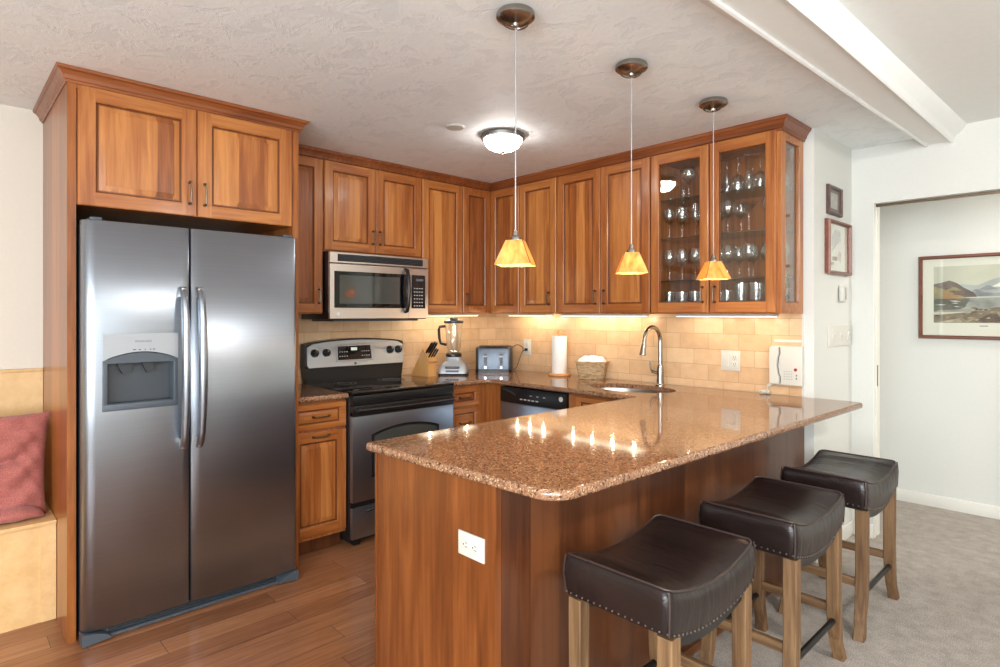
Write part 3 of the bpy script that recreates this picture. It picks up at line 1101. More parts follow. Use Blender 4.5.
# dispenser
mb = MB()
x0, x1, z0, z1 = cut
yf = -.820
mb.box(x0 - .006, x0 + .012, yf, -.80, z0 - .004, z1 - .095, 'slate', ch=.003)
mb.box(x1 - .012, x1 + .006, yf, -.80, z0 - .004, z1 - .095, 'slate', ch=.003)
mb.box(x0 - .006, x1 + .006, yf - .003, -.80, z0 - .006, z0 + .022, 'slate', ch=.004)
mb.box(x0 + .012, x1 - .012, -.760, -.752, z0 + .02, z1 - .09, 'greypl')
mb.box(x0 + .010, x0 + .014, -.80, -.756, z0 + .02, z1 - .09, 'slate')
mb.box(x1 - .014, x1 - .010, -.80, -.756, z0 + .02, z1 - .09, 'slate')
mb.box(x0 + .012, x1 - .012, -.815, -.756, z0 + .018, z0 + .024, 'slate')
mb.box(x0 + .010, x1 - .010, -.80, -.756, z1 - .10, z1 - .085, 'darkgrey')
ds = mb.build('dispenser', ld)
# control face with curved lower edge
mb = MB()
N = 16
low = [(x0 - .006 + (x1 - x0 + .012) * i / N, z1 - .108 + .036 * sin(pi * i / N) ** .8) for i in range(N + 1)]
poly = low + [(x1 + .006, z1 + .006), (x0 - .006, z1 + .006)]
mb.prism(poly, yf - .005, -.80, 'greylt')
low2 = [(x, z - .004) for x, z in low]
mb.prism([(x0 - .004, z1 - .12)] + [(x1 + .004, z1 - .12)] + list(reversed(low2)), yf - .001, -.80, 'slate')
cf = mb.build('control_face', ds, smooth=20)
RX90 = Matrix.Rotation(pi / 2, 4, 'X')
xm = (x0 + x1) / 2
text_mesh('FRIGIDAIRE', .0125, 'logo', 'mark', cf, Matrix.Translation((xm + .006, yf - .0052, z1 - .028)) @ RX90)
mb = MB()
for i, dx in enumerate((-.034, -.012, .010, .030, .042)):
    mb.box(xm + dx, xm + dx + (.012, .008, .005, .006, .008)[i], yf - .0056, yf - .005, z1 - .066, z1 - .061, 'mark')
mb.build('printed_marks', cf, smooth=0)
for dx, w in ((-.055, .034), (.035, .028)):
    mb = MB()
    c = xm + dx
    poly = [(c - w, z1 - .10), (c + w, z1 - .10), (c + w * .8, z1 - .135), (c + w * .45, z1 - .165), (c - w * .3, z1 - .168), (c - w * .8, z1 - .135)]
    mb.prism(poly, -.792, -.770, 'darkgrey')
    mb.build('paddle', ds)
mb = MB(); mb.tube([(xm + .04, -.795, z1 - .095), (xm + .04, -.795, z1 - .118)], .0045, 'whitepl'); mb.build('water_spout', ds)
# hinge covers on top
for x in (.03, FW - .07):
    mb = MB(); mb.box(x, x + .045, -.80, -.70, 1.7705, 1.785, 'slate', ch=.006); mb.build('hinge_cover', r)
# toe grille
mb = MB()
mb.box(.03, FW - .03, -.775, -.75, .012, .052, 'slate')
for z in (.024, .036):
    mb.box(.10, FW - .10, -.781, -.775, z, z + .007, 'darkgrey')
for xa, xb in ((0.0, .11), (FW - .11, FW)):
    s_ = 1 if xa < .1 else -1
    o = xa if s_ == 1 else xb
    poly = [(o, .004), (o + s_ * .105, .014), (o + s_ * .085, .034), (o + s_ * .04, .050), (o, .053)]
    mb.prism(poly if s_ == 1 else poly[::-1], -.822, -.75, 'slate')
mb.box(.10, FW - .10, -.80, -.775, .008, .02, 'slate')
mb.build('toe_grille', r)

# ------------------------------------------------------------------ window seat (left edge)
b = MB()
b.box(.001, .018, -4.9, -3.1195, .46, 1.088, 'birch')
b.box(.001, .026, -4.9, -3.1195, 1.088, 1.104, 'birch', ch=.003)
tag(b.build('seat_back_panel'), 'pale birch panel on the wall behind the red cushion', 'panel')
b = MB()
b.box(.02, .485, -4.9, -3.1195, .435, .452, 'birch', ch=.003)
r = thing('built_in_bench', 'pale birch built-in bench left of the refrigerator surround', 'bench', (0, 0, 0))
b.build('seat', r)
b = MB()
b.box(.44, .46, -4.9, -3.1195, .0, .435, 'birch')
b.build('front_panel', r)
b = MB()

bo = MB(); bo.box(.46, .470, -3.175, -3.120, .002, .434, 'birch'); bo.build('stile', r)

# salmon cushion slumped on the bench
def cushion():
    mb = MB()
    N = 40
    Wp, Hp, T = .50, .47, .085
    Mx = Matrix.Translation((.305, -3.380, .696)) @ Matrix.Rotation(radians(-10), 4, 'Y') @ Matrix.Rotation(radians(-3), 4, 'X')
    def f(u, v, sgn):
        e = max(0, (1 - abs(u) ** 2.2)) * max(0, (1 - abs(v) ** 2.2))
        pin = 1 - .055 * (1 - abs(u) ** 2) * (abs(v) ** 6) - .0
        y = u * Wp / 2 * (1 - .06 * (1 - v * v) * abs(u) ** 4)
        z = v * Hp / 2 * (1 - .07 * (1 - u * u) * abs(v) ** 4)
        th = T * (e ** .42)
        wr = (.020 * sin(9 * z * 5 + 4 * u + 3 * sin(5 * u)) * (0.4 + .6 * abs(u)) + .010 * sin(70 * z + 9 * u + 2 * sin(9 * u)) * abs(u) ** 2) * e ** .5
        fold = -.034 * math.exp(-((v + .02 - .25 * u) / .06) ** 2) * e ** .5 if u < .6 else -.01 * math.exp(-((v + .02 - .25 * u) / .06) ** 2) * e ** .5
        return (sgn * (th + wr + fold), y, z)
    for sgn in (1, -1):
        vs = [f(-1 + 2 * i / N, -1 + 2 * j / N, sgn) for j in range(N + 1) for i in range(N + 1)]
        fs = [(j * (N + 1) + i, j * (N + 1) + i + 1, (j + 1) * (N + 1) + i + 1, (j + 1) * (N + 1) + i) for j in range(N) for i in range(N)]
        mb.add(vs, fs, 'cloth', Mx)
    # slumped lower roll
    rings = []
    for i in range(25):
        u = -1 + 2 * i / 24
        rr = .001 + .036 * max(0, 1 - abs(u) ** 5) ** .5
        cx, cy, cz = .40 - .01 * u, -3.398 + u * .25, .4535 + rr * .98
        rings.append([(cx + 1.7 * rr * cos(a), cy, cz + .86 * rr * sin(a) * (1 + .1 * sin(14 * u))) for a in [2 * pi * k / 16 for k in range(16)]])
    mb.loft(rings, 'cloth')
    return mb
mb = cushion()
c = mb.build('throw_pillow', smooth=80)
tag(c, 'salmon red linen throw pillow slumped on the birch bench', 'pillow')

# ------------------------------------------------------------------ base cabinets
CTZ = .884
r = thing('base_cabinet', 'base cabinet with one drawer and one door between refrigerator and range', 'cabinet', (EPS, -2.106, 0), A)
D = .60
cabinet_body(r, 0, .350, D, .095, CTZ)
mb = MB(); mb.box(0.005, .345, -D + .06, 0, .0, .094, 'chshade'); mb.build('toe_kick', r)  # shade under the cabinet is put into the board's darker colour
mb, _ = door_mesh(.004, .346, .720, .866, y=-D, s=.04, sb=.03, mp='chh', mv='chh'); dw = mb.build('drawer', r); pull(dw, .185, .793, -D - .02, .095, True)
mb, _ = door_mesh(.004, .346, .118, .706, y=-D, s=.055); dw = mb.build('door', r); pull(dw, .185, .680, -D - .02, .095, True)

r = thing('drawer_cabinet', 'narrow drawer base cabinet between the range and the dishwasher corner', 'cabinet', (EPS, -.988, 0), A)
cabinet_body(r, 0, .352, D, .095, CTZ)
mb = MB(); mb.box(.005, .347, -D + .06, 0, .0, .094, 'chshade'); mb.build('toe_kick', r)
for z0, z1 in ((.735, .862), (.52, .722), (.32, .507), (.115, .307)):
    mb, _ = door_mesh(.008, .275, z0, z1, y=-D, s=.04, sb=.032, mp='chh', mv='chh'); dw = mb.build('drawer', r)
    pull(dw, .14, (z0 + z1) / 2, -D - .016, .095, True)

r = thing('corner_base_cabinet', 'plain cherry corner filler cabinet under the toaster', 'cabinet', (EPS, -EPS, 0))
mb = MB()
mb.prism([(0, -.618), (.60, -.618), (.60, -.60), (.751, -.60), (.751, 0), (0, 0)], .095, CTZ, 'ch', plane='xy')
mb.prism([(0, -.6), (.55, -.6), (.55, -.55), (.72, -.55), (.72, 0), (0, 0)], 0, .094, 'ch', plane='xy')
mb.build('body', r)

# dishwasher
r = thing('dishwasher', 'built-in dishwasher with black control strip and steel door', 'dishwasher', (.768, -EPS, 0))
mb = MB(); mb.box(.003, .607, -.575, 0, .10, .878, 'greypl'); mb.box(.01, .60, -.53, -.02, 0, .099, 'blackpl'); mb.build('body', r)
mb = MB(); mb.box(.004, .606, -.625, -.576, .115, .765, 'steel', ch=.004); mb.build('door', r)
mb = MB()
mb.box(.004, .606, -.630, -.576, .768, .872, 'blackpl', ch=.004)
cp_ = mb.build('control_panel', r)
for i in range(5):
    mb = MB(); mb.box(.20 + i * .036, .20 + i * .036 + .022, -.6315, -.6302, .795, .803, 'markw'); mb.build('button', cp_, smooth=0)
for i in range(3):
    mb = MB(); mb.box(.29 + i * .06, .31 + i * .06, -.6315, -.6302, .828, .832, 'markw'); mb.build('button', cp_, smooth=0)
mb = MB(); mb.cyl((.565, -.630, .835), .016, .004, 'markw', axis='-y', seg=20); mb.build('badge', cp_)
mb = MB(); mb.tube([(.04, -.6305, .856), (.10, -.6335, .845), (.16, -.6305, .822)], .005, 'greypl'); mb.build('handle_recess', cp_)

# sink base
r = thing('sink_base_cabinet', 'cherry sink base cabinet beside the dishwasher', 'cabinet', (1.378, -EPS, 0))
cabinet_body(r, 0, .548, .60, .095, CTZ, hollow=True)
mb = MB(); mb.box(.005, .54, -.54, -.52, .0, .094, 'ch'); mb.build('toe_kick', r)
mb = MB(); mb.box(.004, .055, -.612, -.601, .11, .87, 'ch'); mb.build('stile', r)
mb, _ = door_mesh(.06, .54, .735, .866, y=-.60, s=.04, sb=.03, mp='chh', mv='chh'); mb.build('drawer_front', r)
mb, _ = door_mesh(.06, .54, .11, .722, y=-.60); mb.build('door', r)

# peninsula
PX0, PX1, PY = 1.930, 2.566, -2.358
r = thing('peninsula_cabinet', 'cherry peninsula base with plank-veneered end and back', 'cabinet', (PX0, PY, 0))
pw, pl = PX1 - PX0, -PY - .004
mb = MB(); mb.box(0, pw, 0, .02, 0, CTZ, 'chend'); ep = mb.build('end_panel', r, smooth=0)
mb = MB(); mb.box(pw - .02, pw, .021, pl, 0, CTZ, 'chshade'); mb.build('back_panel', r, smooth=0)  # shade below the counter overhang is put into this panel's colour
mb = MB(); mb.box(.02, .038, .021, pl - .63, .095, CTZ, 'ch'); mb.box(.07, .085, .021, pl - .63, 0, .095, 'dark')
mb.box(.038, pw - .021, .021, pl - .70, .095, .113, 'ch')
mb.build('face_frame', r, smooth=0)
for k in range(3):
    y0 = .04 + k * .56
    mb, _ = door_mesh(-y0 - .54, -y0, .115, .706, y=0)
    for i, v in enumerate(mb.v):
        mb.v[i] = (.0195 + v[1], -v[0], v[2])
    mb.build('door', r)
    mb, _ = door_mesh(-y0 - .54, -y0, .72, .866, y=0, s=.04, sb=.03, mp='ch', mv='ch')
    for i, v in enumerate(mb.v):
        mb.v[i] = (.0195 + v[1], -v[0], v[2])
    mb.build('drawer', r)
# corner edge bead on the end panel
for xa, xb in ((-.003, .008), (pw - .012, pw + .003)):
    mb = MB(); mb.box(xa, xb, -.004, 0, 0, CTZ, 'chend'); mb.build('edge_bead', r, smooth=0)


def outlet(name, label, w, h, gangs, loc, rz, sockets=True, kinds=None, m='whitepl', cat='outlet'):
    r = thing(name, label, cat, loc, rz)
    mb = MB(); mb.box(-w / 2, w / 2, -.006, 0, -h / 2, h / 2, m, ch=.002); mb.build('cover_plate', r)
    for g in range(gangs):
        gx = (g - (gangs - 1) / 2) * (w / gangs) * .92
        kd = kinds[g] if kinds else 'socket'
        mb = MB()
        if kd == 'socket':
            for sg in (-1, 1):
                mb.box(gx - .0165, gx + .0165, -.0085, -.006, sg * .021 - .016, sg * .021 + .016, m, ch=.001)
                for q in (-.006, .006):
                    mb.box(gx + q - .001, gx + q + .001, -.0089, -.0084, sg * .021 - .002, sg * .021 + .008, 'darkgrey')
                mb.cyl((gx, -.0084, sg * .021 - .009), .0025, .0006, 'darkgrey', axis='-y', seg=8)
            mb.build('socket', r)
        else:
            mb.box(gx - .0165, gx + .0165, -.0075, -.006, -.033, .033, m)
            mb.box(gx - .005, gx + .005, -.014, -.006, -.002, .012, m, ch=.001)
            mb.build('switch', r)
    return r


def outlet_h(label, loc, rz):
    r = thing('outlet', label, 'outlet', loc, rz)
    mb = MB(); mb.box(-.0585, .0585, -.006, 0, -.036, .036, 'whitepl', ch=.002); mb.build('cover_plate', r)
    for sg in (-1, 1):
        mb = MB()
        mb.box(sg * .021 - .016, sg * .021 + .016, -.0085, -.006, -.0165, .0165, 'whitepl', ch=.001)
        for q in (-.006, .006):
            mb.box(sg * .021 - .002, sg * .021 + .008, -.0089, -.0084, q - .001, q + .001, 'darkgrey')
        mb.cyl((sg * .021 - .009, -.0084, 0), .0025, .0006, 'darkgrey', axis='-y', seg=8)
        mb.build('socket', r)


outlet_h('white outlet mounted sideways on the end of the peninsula', (2.462, PY - .0001, .686), 0)
o_ = outlet('outlet', 'white outlet on the tile behind the toaster with a black plug in it', .078, .125, 1, (.43, -.0125, 1.108), 0)
outlet('outlet', 'double white outlet and switch plate on the tile right of the faucet', .119, .122, 2, (2.145, -.0125, 1.094), 0, kinds=['switch', 'socket'])

# ------------------------------------------------------------------ countertops
def counter(poly, hole=None):
    mb = MB()
    z1, z0 = .915, .885
    pr = [(0.010, z0), (.004, z0 + .002), (0, z0 + .007), (0, z1 - .010), (.0025, z1 - .004), (.006, z1 - .001), (.010, z1)]
    rings = [[(x, y, z) for x, y in offset_poly(poly, o)] for o, z in pr]
    mb.loft(rings, 'granite', cap0=False, cap1=False)
    for ringp, z in ((offset_poly(poly, .010), z1), (offset_poly(poly, .010), z0)):
        bm = bmesh.new()
        ed = []
        def loop(P):
            vs = [bm.verts.new((x, y, z)) for x, y in P]
            for i in range(len(vs)):
                ed.append(bm.edges.new((vs[i], vs[(i + 1) % len(vs)])))
        loop(ringp)
        if hole:
            loop(hole)
        bmesh.ops.triangle_fill(bm, use_beauty=True, use_dissolve=False, edges=ed, normal=(0, 0, 1))
        bm.verts.index_update()
        mb.add([tuple(v.co) for v in bm.verts], [tuple(v.index for v in f.verts) for f in bm.faces], 'granite')
        bm.free()
    if hole:
        mb.loft([[(x, y, z1) for x, y in hole], [(x, y, z0) for x, y in hole]], 'granite', cap0=False, cap1=False)
    return mb


SC = (1.672, -.365)
SA, SB = .288, .188
hole = [(SC[0] + SA * cos(a) * (1 - .0), SC[1] + SB * sin(a)) for a in [2 * pi * i / 48 for i in range(48)]]
E_ = .0005
poly = round_poly([(E_, -.988), (.668, -.988), (.668, -.668), (1.912, -.668), (1.908, -2.397), (2.800, -2.367), (2.862, -.002), (2.616, -.002), (2.616, -.014), (E_, -.014)],
                  [0, .006, .07, .02, .022, .085, .03, 0, 0, 0], 8)
o = counter(poly, hole).build('countertop', smooth=40)
tag(o, 'speckled brown granite countertop around the sink and over the peninsula', 'countertop')
poly = round_poly([(E_ + .0125, -2.108), (.668, -2.108), (.668, -1.762), (E_ + .0125, -1.762)], [0, .006, .006, 0], 4)
o = counter(poly).build('countertop', smooth=40)
tag(o, 'short granite countertop section between the refrigerator and the range', 'countertop')

# sink
mb = MB()
rings = []
for (s_, z) in ((1.035, .8845), (1.0, .8845), (.985, .87), (.96, .80), (.90, .735), (.75, .715), (.12, .708)):
    rings.append([(SC[0] + SA * s_ * cos(a), SC[1] + SB * s_ * sin(a), z) for a in [2 * pi * i / 48 for i in range(48)]])
mb.loft(rings, 'sinksteel', cap0=False, cap1=True)
r = thing('sink', 'oval stainless undermount sink in the granite counter', 'sink', (0, 0, 0))
mb.build('basin', r, smooth=50)
mb = MB(); mb.cyl((SC[0], SC[1], .709), .03, .004, 'chrome', seg=20); mb.build('drain', r)

# faucet
fx, fy = 1.728, -.125
r = thing('faucet', 'tall brushed nickel gooseneck pull-down faucet behind the sink', 'faucet', (fx, fy, .9152))
mb = MB()
mb.lathe([(.030, 0), (.030, .006), (.024, .014), (.0215, .05), (.023, .09), (.020, .12), (.0155, .135)], 'nickel', 20, cap0=True, cap1=True)
mb.build('base', r)
mb = MB()
path = [(0, 0, .13), (0, 0, .2), (0, 0, .27)]
for i in range(0, 15):
    t = pi * i / 14 * .93
    path.append((0, -.093 + .093 * cos(t), .285 + .093 * sin(t)))
path.append((0, -.190, .26))
mb.tube(path, [.0145] * 3 + [.0135] * (len(path) - 3), 'nickel', seg=14)
mb.build('spout', r, smooth=60)
mb = MB(); mb.tube([(0, -.188, .272), (0, -.198, .235), (0, -.203, .205)], [.0155, .018, .021], 'nickel', seg=14)
mb.build('spray_head', r)
mb = MB(); mb.tube([(-.015, -.01, .08), (-.045, -.02, .088), (-.055, -.022, .10), (-.06, -.024, .155)], [.011, .010, .007, .0055], 'nickel', seg=10); mb.build('lever', r)

# ------------------------------------------------------------------ range
RW = .762
r = thing('range', 'freestanding electric range with black glass cooktop and steel oven door', 'range', (.02, -1.7555, 0), A)
mb = MB()
mb.box(.001, RW - .001, -.635, -.0, .03, .895, 'blackpl', ch=.003)
for x in (.04, RW - .08):
    for y in (-.60, -.08):
        mb.box(x, x + .04, y - .02, y + .02, 0, .03, 'blackpl')
mb.build('body', r)
mb = MB(); mb.box(0, RW, -.672, -.062, .896, .918, 'blackgl', ch=.004)
ct = mb.build('cooktop', r)
for (x, y, rr) in ((.20, -.50, .105), (.56, -.50, .08), (.20, -.22, .075), (.56, -.22, .095)):
    mb = MB()
    for q in (rr, rr * .62):
        mb.lathe([(q, .9182), (q, .9185), (q - .003, .9185), (q - .003, .9182)], 'mark', 40, c=(x, y, 0))
    mb.build('burner_ring', ct)
# backguard
mb = MB()
N = 20
def arc_top(u): return 1.178 + .030 * sin(pi * u) ** .7
poly = [(.012, .9), (RW - .012, .9), (RW + .004, 1.01), (RW + .008, 1.03), (RW + .004, 1.165)] + [(RW - .0 - RW * i / N, arc_top(i / N)) for i in range(N + 1)] + [(-.004, 1.165), (-.008, 1.03), (-.004, 1.01)]
mb.prism(poly, -.062, -.002, 'blackpl')
bgd = mb.build('backguard', r, smooth=30)
# tilted steel panel
mb = MB()
def pt(x, z, o=0.0): return (x, -.092 - o + (z - 1.0) * .13, z)
pol = [(.012, 1.018), (RW - .012, 1.018), (RW + .0, 1.035), (RW - .004, 1.155)] + [(RW - .012 - (RW - .024) * i / N, arc_top(i / N) - .008) for i in range(1, N)] + [(.004, 1.155), (0, 1.035)]
mb.loft([[(x, -.060, z) for x, z in pol], [pt(x, z, -.004) for x, z in pol], [pt(RW / 2 + (x - RW / 2) * .992, 1.1 + (z - 1.1) * .97) for x, z in pol]], 'steel')
cpn = mb.build('control_panel', bgd, smooth=30)
mb = MB()
mb.loft([[pt(x, z, .0005) for x, z in ((.212, 1.052), (.498, 1.052), (.490, 1.170), (.215, 1.165))], [pt(x, z, .004) for x, z in ((.215, 1.055), (.495, 1.055), (.487, 1.167), (.218, 1.162))]], 'steel')
mb.loft([[pt(x, z, .004) for x, z in ((.222, 1.062), (.484, 1.062), (.478, 1.158), (.226, 1.155))], [pt(x, z, .0055) for x, z in ((.222, 1.062), (.484, 1.062), (.478, 1.158), (.226, 1.155))]], 'blackgl')
dsp = mb.build('display', cpn)
mb = MB()
mb.loft([[pt(x, z, .0056) for x, z in ((.325, 1.125), (.372, 1.125), (.372, 1.145), (.325, 1.145))], [pt(x, z, .006) for x, z in ((.325, 1.125), (.372, 1.125), (.372, 1.145), (.325, 1.145))]], 'led')
mb.build('clock', dsp)
for i in range(4):
    for j in range(2):
        for xx in (.235 + i * .018, .405 + i * .018):
            mb = MB()
            mb.loft([[pt(x, z, .0056) for x, z in ((xx, 1.085 + j * .03), (xx + .009, 1.085 + j * .03), (xx + .009, 1.09 + j * .03), (xx, 1.09 + j * .03))],
                     [pt(x, z, .0059) for x, z in ((xx, 1.085 + j * .03), (xx + .009, 1.085 + j * .03), (xx + .009, 1.09 + j * .03), (xx, 1.09 + j * .03))]], 'markw')
            mb.build('button', dsp, smooth=0)
for x in (.058, .142, .640, .712):
    z = 1.118
    p = pt(x, z)
    mb = MB()
    mb.cyl(p, .031, .004, 'chrome', axis='-y', seg=22)
    mb.cyl((p[0], p[1] - .004, p[2]), .027, .022, 'blackpl', axis='-y', seg=22, r2=.023, ch=.003)
    mb.box(p[0] - .006, p[0] + .006, p[1] - .036, p[1] - .02, p[2] - .022, p[2] + .022, 'blackpl', ch=.002)
    mb.box(p[0] - .001, p[0] + .001, p[1] - .0368, p[1] - .036, p[2] + .006, p[2] + .021, 'markw')
    mb.build('knob', cpn)
mb = MB(); p = pt(.355, 1.035, .0); mb.cyl(p, .009, .002, 'darkgrey', axis='-y', seg=16); mb.build('badge', cpn)
# front: black header strip, oven door, drawer
mb = MB(); mb.box(.004, RW - .004, -.672, -.636, .840, .895, 'blackpl', ch=.003); mb.build('front_trim', r)
mb = MB(); mb.box(.004, RW - .004, -.668, -.636, .268, .800, 'steel', ch=.003); mb.box(.004, RW - .004, -.672, -.636, .772, .836, 'blackpl', ch=.003)
od = mb.build('oven_door', r)
mb = MB()
wp = [(.13, .40), (.635, .40), (.635, .655)] + [(.635 - .505 * i / 14, .655 + .042 * sin(pi * (i / 14)) ** .8) for i in range(1, 14)] + [(.13, .655)]
mb.prism(wp, -.6715, -.668, 'blackpl'); 
wp2 = [(RW / 2 + (x - RW / 2) * .93, .54 + (z - .54) * .9) for x, z in wp]
mb.prism(wp2, -.6722, -.6715, 'mwwin')
mb.build('window', od, smooth=30)
mb = MB()
mb.tube([(.02 + (RW - .04) * i / 16, -.700 - .012 * sin(pi * i / 16), .812) for i in range(17)], .011, 'blackpl', seg=10)
mb.tube([(.02 + (RW - .04) * i / 16, -.7095 - .012 * sin(pi * i / 16), .8145) for i in range(17)], .0035, 'steel', seg=6)
for x in (.02, RW - .045):
    mb.box(x, x + .025, -.705, -.672, .80, .825, 'blackpl', ch=.003)
mb.build('handle', od)
mb = MB(); mb.box(.004, RW - .004, -.664, -.636, .052, .235, 'steel', ch=.003); mb.box(.004, RW - .004, -.650, -.636, .236, .266, 'blackpl')
dr = mb.build('drawer', r)
mb = MB(); mb.tube([(.10, -.664, .205), (.13, -.676, .215), (RW / 2, -.682, .222), (RW - .13, -.676, .215), (RW - .10, -.664, .205)], .010, 'blackpl', seg=8); mb.build('handle', dr)

# microwave
r = thing('microwave', 'over-the-range microwave with steel front and black handle', 'microwave', (EPS, -1.750, 1.342), A)
MW, MH, MD = .748, .425, .375
mb = MB(); mb.box(0, MW, -MD, 0, 0.0, MH, 'blackpl', ch=.004); mb.box(.05, MW - .05, -MD + .03, -.05, -.012, 0, 'greypl'); mb.build('body', r)
def mfront(x, base=-MD): return base - .022 - .018 * sin(pi * min(1, max(0, x / MW)))
def panel(mb, poly_x, z0, z1, m, off=0.0, back=-MD, n=16):
    x0, x1 = poly_x
    rings = []
    for i in range(n + 1):
        x = x0 + (x1 - x0) * i / n
        y = mfront(x) - off
        rings.append([(x, back, z0), (x, y + .003, z0), (x, y, z0 + .003), (x, y, z1 - .003), (x, y + .003, z1), (x, back, z1)])
    mb.loft(rings, m)
mb = MB(); panel(mb, (.0, .572), .004, .350, 'steelw'); md = mb.build('door', r, smooth=25)
mb = MB(); panel(mb, (.028, .560), .072, .305, 'blackgl', .0015, back=-MD - .01); mw = mb.build('window', md, smooth=25)
mb = MB(); panel(mb, (.062, .50), .098, .282, 'mwwin', .0022, back=-MD - .02); mb.build('glass_pane', mw, smooth=25)
mb = MB(); panel(mb, (.574, MW), .004, .350, 'steelw'); mp_ = mb.build('control_panel', r, smooth=25)
mb = MB(); panel(mb, (.600, .722), .072, .305, 'blackgl', .0015, back=-MD - .005); kp = mb.build('keypad', mp_, smooth=25)
for i in range(4):
    for j in range(6):
        x = .62 + i * .022
        y = mfront(x)
        mb = MB()
        mb.box(x, x + .011, y - .0032, y - .0012, .088 + j * .024, .088 + j * .024 + .006, 'markw')
        mb.build('button', kp, smooth=0)
mb = MB(); mb.box(.625, .70, mfront(.66) - .003, mfront(.66) - .001, .262, .278, 'mark'); mb.build('display', kp, smooth=0)
mb = MB(); panel(mb, (.0, MW), .354, MH - .002, 'steelw'); tv = mb.build('vent_panel', r, smooth=25)
mb = MB()
panel(mb, (.05, .70), .364, .412, 'blackpl', .0012, back=-MD - .01)
for k in range(4):
    panel(mb, (.055, .695), .3700 + k * .0095, .3700 + k * .0095 + .0066, 'greypl', .0030, back=-MD - .01)
mb.build('vent_grille', tv, smooth=25)
mb = MB()
hx = .548
mb.tube([(hx, mfront(hx) + .002, .050), (hx, mfront(hx) - .022, .058), (hx, mfront(hx) - .038, .10), (hx, mfront(hx) - .045, .19), (hx, mfront(hx) - .038, .285), (hx, mfront(hx) - .022, .328), (hx, mfront(hx) + .002, .336)],
        [.012, .014, .013, .013, .013, .014, .012], 'blackpl', seg=12)
mb.build('handle', md, smooth=60)
mb = MB(); mb.cyl((.055, mfront(.055) + .001, .034), .012, .003, 'chrome', axis='-y', seg=18); mb.build('badge', md)

# ------------------------------------------------------------------ under-cabinet lights
def light_bar(label, loc, L, rz, power):
    r = thing('under_cabinet_light', label, 'light', loc, rz, 'under-cabinet light bars')
    mb = MB(); mb.box(0, L, -.045, .045, -.014, -.0005, 'whitepl', ch=.002); mb.build('housing', r)
    mb = MB(); mb.box(.01, L - .01, -.040, .040, -.0175, -.0142, 'lens', ch=.001); ln = mb.build('lens', r)
    n = max(3, round(L / .16))
    for i in range(n):
        point('bar_light', (L * (i + .5) / n, 0, -.034), power, WARM, .007, r)
    return r


zl = UZ0 - .0008
light_bar('light bar under the wall cabinet beside the blender', (.17, -.90, zl), .55, A, P_UNDER)
light_bar('light bar under the cabinets above the toaster outlet', (.36, -.13, zl), .42, 0, P_UNDER)
light_bar('light bar under the two-door cabinet above the wicker basket', (.92, -.13, zl), .70, 0, P_UNDER * 1.1)
light_bar('light bar under the glass-front cabinet', (1.86, -.13, zl), .60, 0, P_UNDER * .45)

# ------------------------------------------------------------------ ceiling lights
r = thing('flush_ceiling_light', 'lit white glass dome light with dark rim on the kitchen ceiling', 'ceiling light', (1.34, -1.16, CZ))
r.scale = (.82, .82, .82)
mb = MB(); mb.lathe([(.01, -.001), (.150, -.001), (.156, -.012), (.152, -.030), (.138, -.036), (.130, -.030), (.01, -.028)], 'rimgrey', 40); mb.build('rim', r)
mb = MB(); mb.lathe([(.134, -.034), (.130, -.055), (.112, -.085), (.08, -.105), (.04, -.116), (.001, -.118)], 'dome', 40); mb.build('dome', r, smooth=70)
mb = MB(); mb.lathe([(.014, -.115), (.014, -.124), (.006, -.130), (.008, -.138), (.001, -.144)], 'pewter', 14); mb.build('finial', r)

b = MB(); b.lathe([(.001, -.012), (.045, -.012), (.050, -.008), (.052, -.001), (.001, -.001)], 'detector', 28)
tag(b.build('smoke_detector', loc=(1.272, -1.457, CZ)), 'small round pale detector on the ceiling near the dome light', 'smoke detector')


